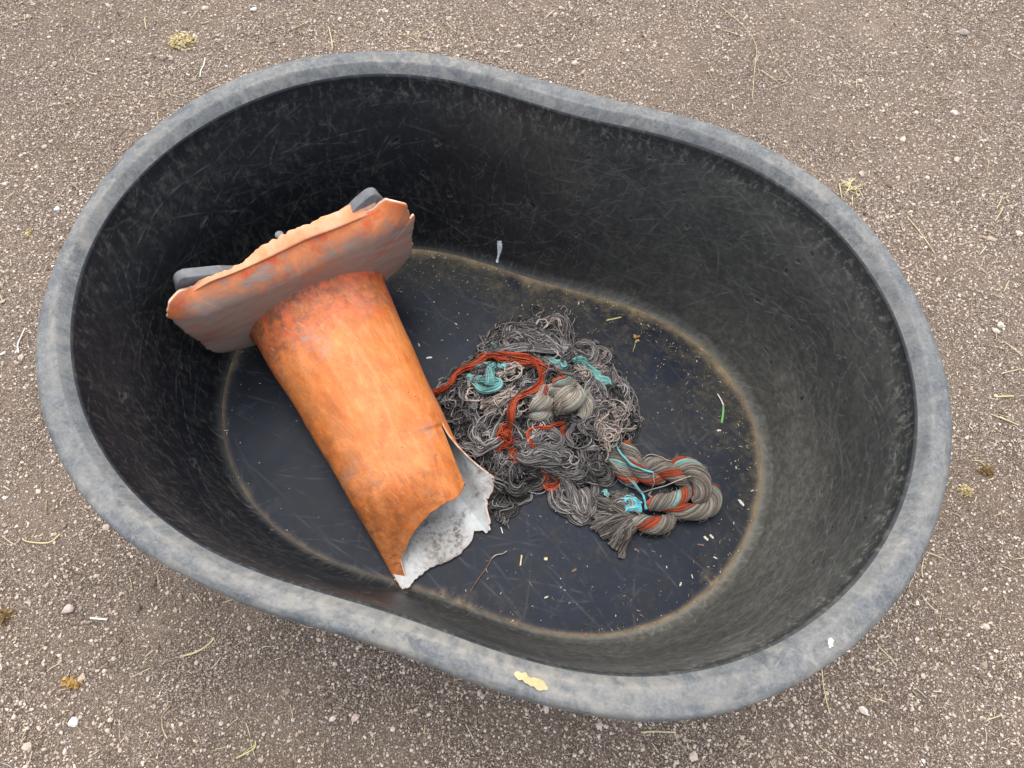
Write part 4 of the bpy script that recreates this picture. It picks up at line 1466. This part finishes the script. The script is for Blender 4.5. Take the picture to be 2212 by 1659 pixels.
    for k in range(42):
        a_ = k / 41
        ex, ey = 230 + 190 * math.sin(a_ * 3.0) * .3 + a_ * 370 + g.normal(0, 20), 1120 + a_ * 330 + g.normal(0, 20)
        if k % 3 == 0:
            ex, ey = 300 + g.uniform(0, 160), 800 + g.uniform(0, 330)
        sx_, sy_ = 800 - g.uniform(0, 60), 960 + a_ * 140
        m1 = (sx_ * .6 + ex * .4 + g.normal(0, 15), sy_ * .6 + ey * .4 - 25 + g.normal(0, 12), .022 + g.uniform(-.004, .008))
        gd = np.array([W(*z4(sx_, sy_), TF + .018), W(*z4(m1[0], m1[1]), TF + m1[2]), W(*z4(ex, ey), TF + .004)])
        tas.add(*tubes(bundle(g, gd, 20, .006, 26, wav=.35, splay=.3, nwav=4), g.uniform(.8, 1.2, 20) * r0 * 1.15, 5))
    gd = np.array([W(*z4(690, 1160), TF + .014), W(*z4(650, 1300), TF + .01), W(*z4(610, 1520), TF + .004)])
    tas.add(*tubes(bundle(g, gd, 34, .005, 26, wav=.2), r0 * 1.1, 5))
    gd = np.array([W(*z4(850, 920), TF + .03), W(*z4(720, 920), TF + .034), W(*z4(650, 1000), TF + .02)])
    bright = Acc()
    bright.add(*tubes(bundle(g, gd, 40, .006, 26, wav=.25, splay=.5), r0, 5))
    gd = np.array([W(*z4(850, 880), TF + .028), W(*z4(720, 800), TF + .03), W(*z4(560, 850), TF + .02)])
    bright.add(*tubes(bundle(g, gd, 12, .006, 26, wav=.4), r0, 5))
    gd = np.array([W(*z4(470, 770), TF + .012), W(*z4(430, 735), TF + .014), W(*z4(400, 720), TF + .008)])
    a_ = Acc().add(*tubes(bundle(g, gd, 20, .004, 20, wav=.3), r0, 5))
    attach(a_.build('teal_skein', M['yarn_teal']), root)
    pal2 = []
    for p in ([(480, 940, .022), (540, 900, .026), (600, 880, .022)], [(490, 770, .016), (590, 730, .02), (700, 730, .018)], [(500, 790, .02), (640, 760, .024), (760, 800, .026)], [(440, 930, .018), (600, 830, .024), (780, 830, .026)]):
        gd = np.array([W(*z4(a_, b_), TF + h_) for a_, b_, h_ in p])
        tas.add(*tubes(bundle(g, gd, 14, .0045, 22, wav=.5), r0, 5))
    # single threads straying across the rope
    for p, n_, acc in (([(550, 150, .03), (600, 240, .04), (720, 380, .042), (850, 450, .04), (1000, 490, .04)], 5, 'b'), ([(480, 340, .03), (650, 500, .03), (760, 610, .024), (850, 720, .012), (930, 720, .006), (1100, 660, .03), (1300, 590, .046), (1450, 530, .056)], 2, 'p'),
                       ([(750, 590, .025), (830, 710, .012), (890, 800, .008), (920, 930, .03)], 4, 'b'), ([(990, 480, .04), (1000, 600, .03), (980, 700, .008), (940, 760, .004), (1000, 800, .03)], 2, 'p'),
                       ([(880, 340, .004), (960, 290, .004), (1080, 320, .02), (1200, 370, .03), (1400, 330, .004), (1520, 360, .004)], 1, 'p'), ([(730, 800, .034), (760, 900, .038), (820, 970, .034), (830, 1010, .03)], 3, 'p'),
                       ([(390, 270, .012), (430, 370, .01), (560, 480, .01), (640, 600, .008), (800, 680, .006)], 12, 'b')):
        gd = np.array([W(*z4(a_, b_), TF + h_) for a_, b_, h_ in p])
        a_ = Acc().add(*tubes(bundle(g, gd, n_, .0025, 60, wav=.35), r0 * .9, 5))
        attach(a_.build('turquoise_thread' if acc == 'b' else 'stray_thread', M['yarn_bright' if acc == 'b' else 'yarn_pale']), root)
    for acc, nm, m in ((grey, 'tangled_yarn', 'yarn'), (skein, 'yarn_skeins', 'yarn_mid'), (dk, 'dark_skein', 'yarn'), (tail, 'yarn_loops', 'yarn'), 
                       (kn, 'braided_knot', 'yarn_knot'), (ropeg, 'twisted_rope', 'yarn_rope'), (tas, 'tassel', 'yarn_tassel'), (bright, 'turquoise_tuft', 'yarn_bright')):
        attach(acc.build(nm, M[m]), root)
    return root


# ---------------------------------------------------------------- small things in and on the tub
def fl_pt(px, py, z=0.001):
    return W(px, py, TF + z)


def build_tub_litter():
    g = np.random.default_rng(31)

    def floor_stick(name, pts, r, mat, label, cat, group=None, r1=None, flat=.5, lift=.0015):
        P = [fl_pt(x, y, r * flat + lift) for x, y in pts]
        V, F = stick(P, r, r1, K=16, flat=flat)
        return tag(recentre(mesh_obj(name, V, F, M[mat])), label, cat, group)

    def chip(px, py, L, Wd, ang, mat, label, cat='wood chip', group=None, T=.0012):
        V, F = chip_mesh(L, Wd, T, g)
        p = fl_pt(px, py, .0006)
        return tag(recentre(mesh_obj('wood_chip', place_mesh(V, p, ang, g.normal(0, .06)), F, M[mat], smooth=False)), label, cat, group)

    # green blade with a pale stem
    root = empty('grass_blade', tuple(fl_pt(1560, 890)), 'bent grass blade, pale stem and green tip, on the tub floor at right', 'grass blade')
    V, F = stick([fl_pt(1550, 851, .004), fl_pt(1558, 864, .006), fl_pt(1563, 876, .004)], .0013, .0016, K=10, flat=.5)
    attach(mesh_obj('pale_stem', V, F, M['straw_white']), root)
    V, F = stick([fl_pt(1563, 876, .004), fl_pt(1562, 895, .003), fl_pt(1559, 914, .002)], .0022, .0028, K=10, flat=.25)
    attach(mesh_obj('green_leaf', V, F, M['green_leaf']), root)
    # forked twig
    root = empty('twig', tuple(fl_pt(1050, 1215)), 'thin forked brown twig on the tub floor below the cone', 'twig')
    V, F = stick([fl_pt(1014, 1282, .002), fl_pt(1030, 1255, .003), fl_pt(1052, 1225, .003), fl_pt(1062, 1206, .004)], .0006, .0010, K=16)
    attach(mesh_obj('stem', V, F, M['bark']), root)
    V, F = stick([fl_pt(1062, 1206, .004), fl_pt(1072, 1199, .005), fl_pt(1086, 1196, .004), fl_pt(1095, 1190, .003)], .0012, .0010, K=14)
    attach(mesh_obj('pale_fork', V, F, M['stone_grey']), root)
    V, F = stick([fl_pt(1050, 1227, .003), fl_pt(1051, 1233, .004), fl_pt(1054, 1237, .003)], .0007, .0005, K=6)
    attach(mesh_obj('spur', V, F, M['stone_grey']), root)
    floor_stick('straw', [(1127, 1199), (1124, 1222)], .0016, 'straw', 'short straight yellow straw on the bare tub floor near the twig', 'straw')
    floor_stick('straw', [(1310, 692), (1342, 685)], .0018, 'straw_green', 'pale green straw lying just inside the far crease of the tub', 'straw')
    floor_stick('straw', [(1082, 1139), (1086, 1152)], .0010, 'straw_white', 'thin white straw bit at the corner of the torn cone', 'straw')
    floor_stick('straw', [(1195, 1085), (1199, 1097), (1201, 1105)], .0013, 'straw_white', 'white straw bit by the grey loop at the foot of the heap', 'straw')
    floor_stick('straw', [(1283, 1093), (1287, 1104), (1284, 1118)], .0016, 'straw_white', 'kinked white straw bit lying by the grey skein', 'straw')
    chip(927, 773, .013, .0038, .25, 'chip_white', 'white sliver of wood on the tub floor beside the cone')
    chip(1601, 1086, .016, .005, -.9, 'chip_white', 'largest white wood chip on the floor at the right of the rope end')
    chip(1179, 1207, .007, .0055, .3, 'straw', 'small cream husk on the bare floor right of the yellow straw', 'husk')
    chip(1240, 1232, .011, .004, .6, 'bark', 'short brown stub of bark on the bare floor below the tassel', 'bark')
    chip(1537, 1159, .010, .004, -.8, 'chip_white', 'white husk just below the twisted rope, left of a pair', 'husk')
    chip(1525, 1163, .011, .004, -.7, 'chip_white', 'white husk just below the twisted rope, right of a pair', 'husk')
    chip(1553, 930, .009, .0035, 0.1, 'chip_white', 'white oblong chip under the green grass blade')
    chip(1375, 1188, .012, .003, -.5, 'bark', 'thin brown splinter below the tassel tail')
    chip(1514, 1177, .014, .003, -.1, 'bark', 'flat brown splinter below the two white husks')
    chip(1263, 1372, .013, .006, .5, 'bark', 'dark brown leaf scrap in the near crease of the tub', 'leaf')
    chip(1332, 1384, .010, .006, .4, 'chip_white', 'pale chip in the near crease of the tub, next to a white one')
    chip(1340, 1389, .012, .004, .3, 'chip_white', 'white chip at the bottom of the near crease')
    chip(1453, 1351, .013, .0045, .6, 'chip_white', 'pale chip in the near crease towards the right end')
    chip(1437, 1370, .012, .004, 1.0, 'straw', 'cream chip below the pale one at the near crease')
    chip(1555, 1290, .014, .0035, 1.0, 'straw', 'cream splinter in the crease at the right end of the floor')
    chip(1563, 1343 - 20, .012, .004, .7, 'bark', 'brown splinter in the crease at the right end of the floor')
    # brown seed head with a trailing stem
    root = empty('seed_head', tuple(fl_pt(1372, 738)), 'small brown seed head with a trailing stem above the rope heap', 'seed head')
    acc = Acc()
    V, F = scatter_stones(*ico(), g.normal(0, .003, 18), g.normal(0, .003, 18), g.uniform(.0015, .003, 18), g, zfun=lambda a, b: np.zeros_like(a) + .002)
    acc.add(V + fl_pt(1374, 730), F)
    attach(acc.build('husk', M['dung_gold'], smooth=False), root)
    V, F = stick([fl_pt(1374, 734, .002), fl_pt(1371, 748, .002), fl_pt(1367, 760, .001)], .0008, .0004, K=8)
    attach(mesh_obj('stem', V, F, M['straw']), root)
    # pale sliver on the near rim
    V, F = chip_mesh(.045, .0105, .002, g, .2)
    p = W(1147, 1471, TH + .002)
    q = W(1180, 1489, TH + .002) - W(1118, 1459, TH + .002)
    tag(recentre(mesh_obj('wood_chip', place_mesh(V, p, math.atan2(q[1], q[0])), F, M['chip_yellow'], smooth=False)), 'long pale yellow sliver of wood lying on the near rim of the tub', 'wood chip')
    # flake on the right of the rim
    V, F = chip_mesh(.013, .006, .0012, g, .3)
    tag(recentre(mesh_obj('wood_chip', place_mesh(V, W(1794, 1389, TH + .001), 1.3), F, M['chip_white'], smooth=False)), 'small white flake on the rim at lower right', 'flake')
    # bird dropping running down the far wall
    top = None
    pts = []
    for (px, py, w) in [(1079, 519, .0028), (1080, 526, .0036), (1080, 534, .0036), (1079, 543, .0028), (1077, 552, .0018), (1075, 560, .0014), (1074, 566, .002)]:
        # march along the ray to the wall
        d = ray(px, py)
        for s in np.linspace(.9, 2.2, 2600):
            q = CAM + d * s
            th, r = tub_polar(q[0], q[1])
            if q[2] < TF + .002 or r > float(wall_r(np.array([th]), np.array([q[2]]))[0]):
                break
        pts.append((q, w))
    C = crom([p_[0] for p_ in pts], 30)
    wd = 1.7 * np.interp(np.linspace(0, 1, 30), np.linspace(0, 1, len(pts)), [p_[1] for p_ in pts])
    inw = np.array([TC[0] - C[10][0], TC[1] - C[10][1], .25])
    inw /= np.linalg.norm(inw)
    t, _, _ = frame_of(C)
    s = np.cross(t, inw)
    s /= np.linalg.norm(s, axis=1, keepdims=True)
    rows = []
    for k in np.linspace(-1, 1, 9):
        rows.append(C + s * (wd * k * (1 + .1 * np.sin(np.arange(30) * 1.7)))[:, None] + inw * (.0045 - .0035 * k * k))
    tag(recentre(mesh_obj('bird_dropping', np.vstack(rows), [grid_faces(9, 30)], M['dropping'])), 'white streak of bird dropping running down the far tub wall', 'dropping')
    # fine litter on the floor, thick along the far side and in the crease
    acc = Acc()
    n = 22000
    x, y = g.uniform(TC[0] - .6, TC[0] + .6, n), g.uniform(TC[1] - .45, TC[1] + .45, n)
    th, r = tub_polar(x, y)
    R = wall_r(th, np.full(n, TF))
    e = R - r
    far = sstep(0.1, .8, np.sin(th) + .3)
    right = sstep(.0, .8, np.cos(th))
    pr = .015 + .55 * far * np.exp(-e / .06) + .05 * far * np.exp(-e / .2) + .20 * right * np.exp(-e / .05) + .05 * right + .45 * np.exp(-e / .010)
    ok = (e > .004) & (g.random(n) < pr)
    x, y = x[ok], y[ok]
    n = len(x)
    L, a = g.gamma(2.5, .0014, n).clip(.0015, .013), g.uniform(0, 6.28, n)
    dx, dy = np.cos(a) * L / 2, np.sin(a) * L / 2
    z = np.full(n, TF + .0012)
    kx, ky = -dy * g.normal(0, .25, n), dx * g.normal(0, .25, n)
    C = np.stack([np.stack([x - dx, y - dy, z], 1), np.stack([x + kx, y + ky, z + .0006], 1), np.stack([x + dx, y + dy, z], 1)], 1)
    acc.add(*tubes(C, np.stack([g.uniform(.0002, .0005, n), g.uniform(.0004, .001, n), g.uniform(.0002, .0005, n)], 1), 5))
    tag(acc.build('litter', M['litter']), 'fine seed husks and chaff scattered over the tub floor', None, kind='stuff')
    # countable look-alike flecks
    V, F = chip_mesh(.0075, .0022, .0008, g)
    p0 = None
    for (px, py) in [(905, 745), (1010, 735), (1130, 668), (1225, 705), (1290, 742), (1385, 700), (1440, 735), (1505, 780), (1590, 1010), (1625, 1060), (1480, 1115), (1585, 1130), (1595, 1190), (1495, 1245), (1500, 1300), (1470, 1262), (1330, 1330), (1220, 1275), (1180, 1290), (1600, 1240), (1440, 1225), (1545, 1205), (955, 735), (985, 700), (1250, 655), (1325, 660), (510, 1045), (503, 1050), (620, 1145), (560, 1000)]:
        o = mesh_obj('wood_fleck', V * 1.0, F, M['fleck'], smooth=False) if p0 is None else p0.copy()
        if p0 is None:
            p0 = o
        else:
            COL.objects.link(o)
        o.location = fl_pt(px, py, .0008)
        o.rotation_euler = (0, 0, g.uniform(0, 3.14))
        s = g.uniform(.4, 1.15)
        o.scale = (s, s * g.uniform(.7, 1.3), 1)
        tag(o, 'tiny pale wood fleck lying on the dark tub floor', 'wood chip', 'wood flecks on the tub floor')


# ---------------------------------------------------------------- materials table and build
M = {}
M['ground'] = mat_ground()
M['rim'] = mat_rim()
M['wall'] = mat_wall()
M['floor'] = mat_floor()
M['wall_out'] = mat_simple('outer_rubber', [(.3, (.03, .032, .034)), (.6, (.07, .07, .07)), (.8, (.12, .11, .1))], 14, .6)
M['pebble'] = island_mat('pebble_stone', [(0.0, (.14, .098, .073)), (.14, (.27, .205, .158)), (.36, (.47, .366, .28)), (.62, (.58, .47, .37)), (.87, (.65, .55, .45)), (.97, (.68, .6, .52)), (1.0, (.76, .71, .65))], .85, 300, .4, .2)
M['orange'] = mat_orange()
M['flange'] = mat_flange()
M['orange_lip'] = mat_simple('lip_vinyl', [(.3, (.66, .22, .08)), (.5, (.74, .33, .17)), (.75, (.8, .46, .31))], 22, .55)
M['orange_edge'] = mat_simple('torn_vinyl_edge', [(.35, (.45, .22, .12)), (.55, (.7, .5, .38)), (.8, (.75, .65, .56))], 45, .7)
M['cone_inside'] = mat_inside()
M['grey_rubber'] = mat_simple('grey_rubber', [(.3, (.13, .132, .135)), (.55, (.19, .192, .192)), (.75, (.25, .25, .245))], 34, .7)
G_ = lambda k, w=(1, .93, .885): tuple(k * v for v in w)
M['yarn'] = island_mat('yarn_grey', [(0, G_(.03)), (.4, G_(.085)), (.75, G_(.17)), (1, G_(.32))], .95, 45, .45, .1)
M['yarn_dark'] = island_mat('yarn_dark', [(0, G_(.035)), (1, G_(.05))], .95, 90, .6, .1)  # near-black tone standing in for shade between the strands
M['yarn_mid'] = island_mat('yarn_mid_grey', [(0, G_(.075)), (.5, G_(.18)), (.85, G_(.30)), (1, G_(.42))], .95, 45, .4, .1)
M['yarn_pale'] = island_mat('yarn_pale', [(0, (.17, .145, .12)), (.4, (.31, .265, .225)), (.75, (.45, .39, .335)), (.93, (.52, .40, .34)), (1, (.40, .37, .40))], .95, 60, .4, .1)
M['yarn_orange'] = island_mat('yarn_orange', [(0, (.2, .03, .014)), (.5, (.36, .055, .022)), (1, (.46, .10, .045))], .9, 60, .4, .1)
M['yarn_orange_dull'] = island_mat('yarn_orange_dull', [(0, (.2, .036, .018)), (.5, (.31, .06, .028)), (1, (.40, .10, .05))], .9, 60, .4, .1)
M['yarn_teal'] = island_mat('yarn_teal', [(0, (.09, .22, .2)), (.5, (.15, .36, .33)), (1, (.28, .48, .44))], .9, 60, .4, .1)
M['yarn_teal_dull'] = island_mat('yarn_teal_dull', [(0, (.14, .25, .21)), (.5, (.18, .36, .32)), (1, (.26, .42, .38))], .9, 60, .4, .1)
M['yarn_bright'] = island_mat('yarn_turquoise', [(0, (.1, .36, .42)), (.6, (.16, .5, .55)), (1, (.45, .6, .6))], .9, 60, .35, .1)
M['yarn_knot'] = island_mat('yarn_beige', [(0, (.2, .18, .148)), (.5, (.33, .295, .242)), (1, (.45, .41, .34))], .95, 40, .45, .1)
M['yarn_rope'] = island_mat('yarn_rope', [(0, (.10, .085, .068)), (.5, (.19, .165, .137)), (1, (.32, .29, .25))], .95, 40, .45, .1)
M['yarn_tassel'] = island_mat('yarn_tassel', [(0, (.05, .044, .038)), (.5, (.12, .106, .092)), (1, (.22, .2, .175))], .95, 40, .45, .1)
M['moss'] = island_mat('dry_moss', [(0, (.2, .14, .06)), (.4, (.42, .33, .16)), (1, (.66, .57, .34))], .9, 120, .4, .1)
M['dung'] = island_mat('dung', [(0, (.09, .05, .02)), (.6, (.2, .13, .06)), (1, (.33, .24, .12))], .9, 120, .4, .1)
M['dung_gold'] = island_mat('dung_gold', [(0, (.22, .11, .03)), (.6, (.42, .25, .08)), (1, (.58, .42, .2))], .9, 120, .4, .1)
M['stone_grey'] = mat_simple('stone_grey', [(.3, (.24, .2, .17)), (.7, (.42, .37, .33))], 60, .85)
M['stone_pink'] = mat_simple('stone_pink', [(.3, (.36, .22, .19)), (.5, (.55, .42, .37)), (.7, (.66, .6, .55))], 90, .8)
M['stone_white'] = mat_simple('stone_white', [(.3, (.5, .46, .42)), (.6, (.74, .72, .69))], 90, .8)
M['straw'] = mat_simple('straw', [(.3, (.42, .34, .16)), (.6, (.62, .54, .3)), (.8, (.7, .64, .42))], 50, .7)
M['straw_white'] = mat_simple('straw_white', [(.3, (.55, .5, .42)), (.7, (.78, .75, .68))], 60, .75)
M['straw_green'] = mat_simple('straw_green', [(.3, (.42, .4, .12)), (.7, (.62, .6, .3))], 50, .7)
M['straw_var'] = mat_simple('straw_weathered', [(.3, (.42, .34, .19)), (.5, (.57, .48, .29)), (.7, (.68, .61, .42))], 30, .75)
M['chaff'] = island_mat('chaff', [(0, (.17, .12, .07)), (.25, (.34, .26, .15)), (.55, (.54, .45, .28)), (.9, (.68, .6, .42)), (1, (.7, .66, .56))], .8, 200, .3, .2)
M['litter'] = island_mat('litter', [(0, (.07, .05, .025)), (.4, (.17, .13, .065)), (.75, (.33, .28, .17)), (.93, (.55, .5, .4)), (1, (.72, .7, .62))], .8, 200, .3, .2)
M['fleck'] = mat_simple('pale_fleck', [(.3, (.36, .31, .22)), (.7, (.6, .56, .46))], 60, .8)
M['chip_white'] = mat_simple('white_wood', [(.3, (.45, .41, .33)), (.7, (.68, .65, .58))], 60, .75)
M['chip_yellow'] = mat_simple('fresh_wood', [(.3, (.38, .31, .14)), (.7, (.5, .43, .24))], 40, .7)
M['bark'] = mat_simple('bark', [(.3, (.10, .06, .045)), (.7, (.24, .16, .12))], 70, .85)
M['green_leaf'] = mat_simple('green_leaf', [(.3, (.1, .3, .08)), (.7, (.2, .44, .16))], 60, .5)
M['dropping'] = mat_simple('bird_dropping', [(.3, (.45, .5, .53)), (.5, (.75, .8, .83)), (.75, (.88, .9, .9))], 120, .7)

build_ground()
build_tub()
build_cone()
build_rope()
build_tub_litter()
build_gravel()
build_ground_litter()
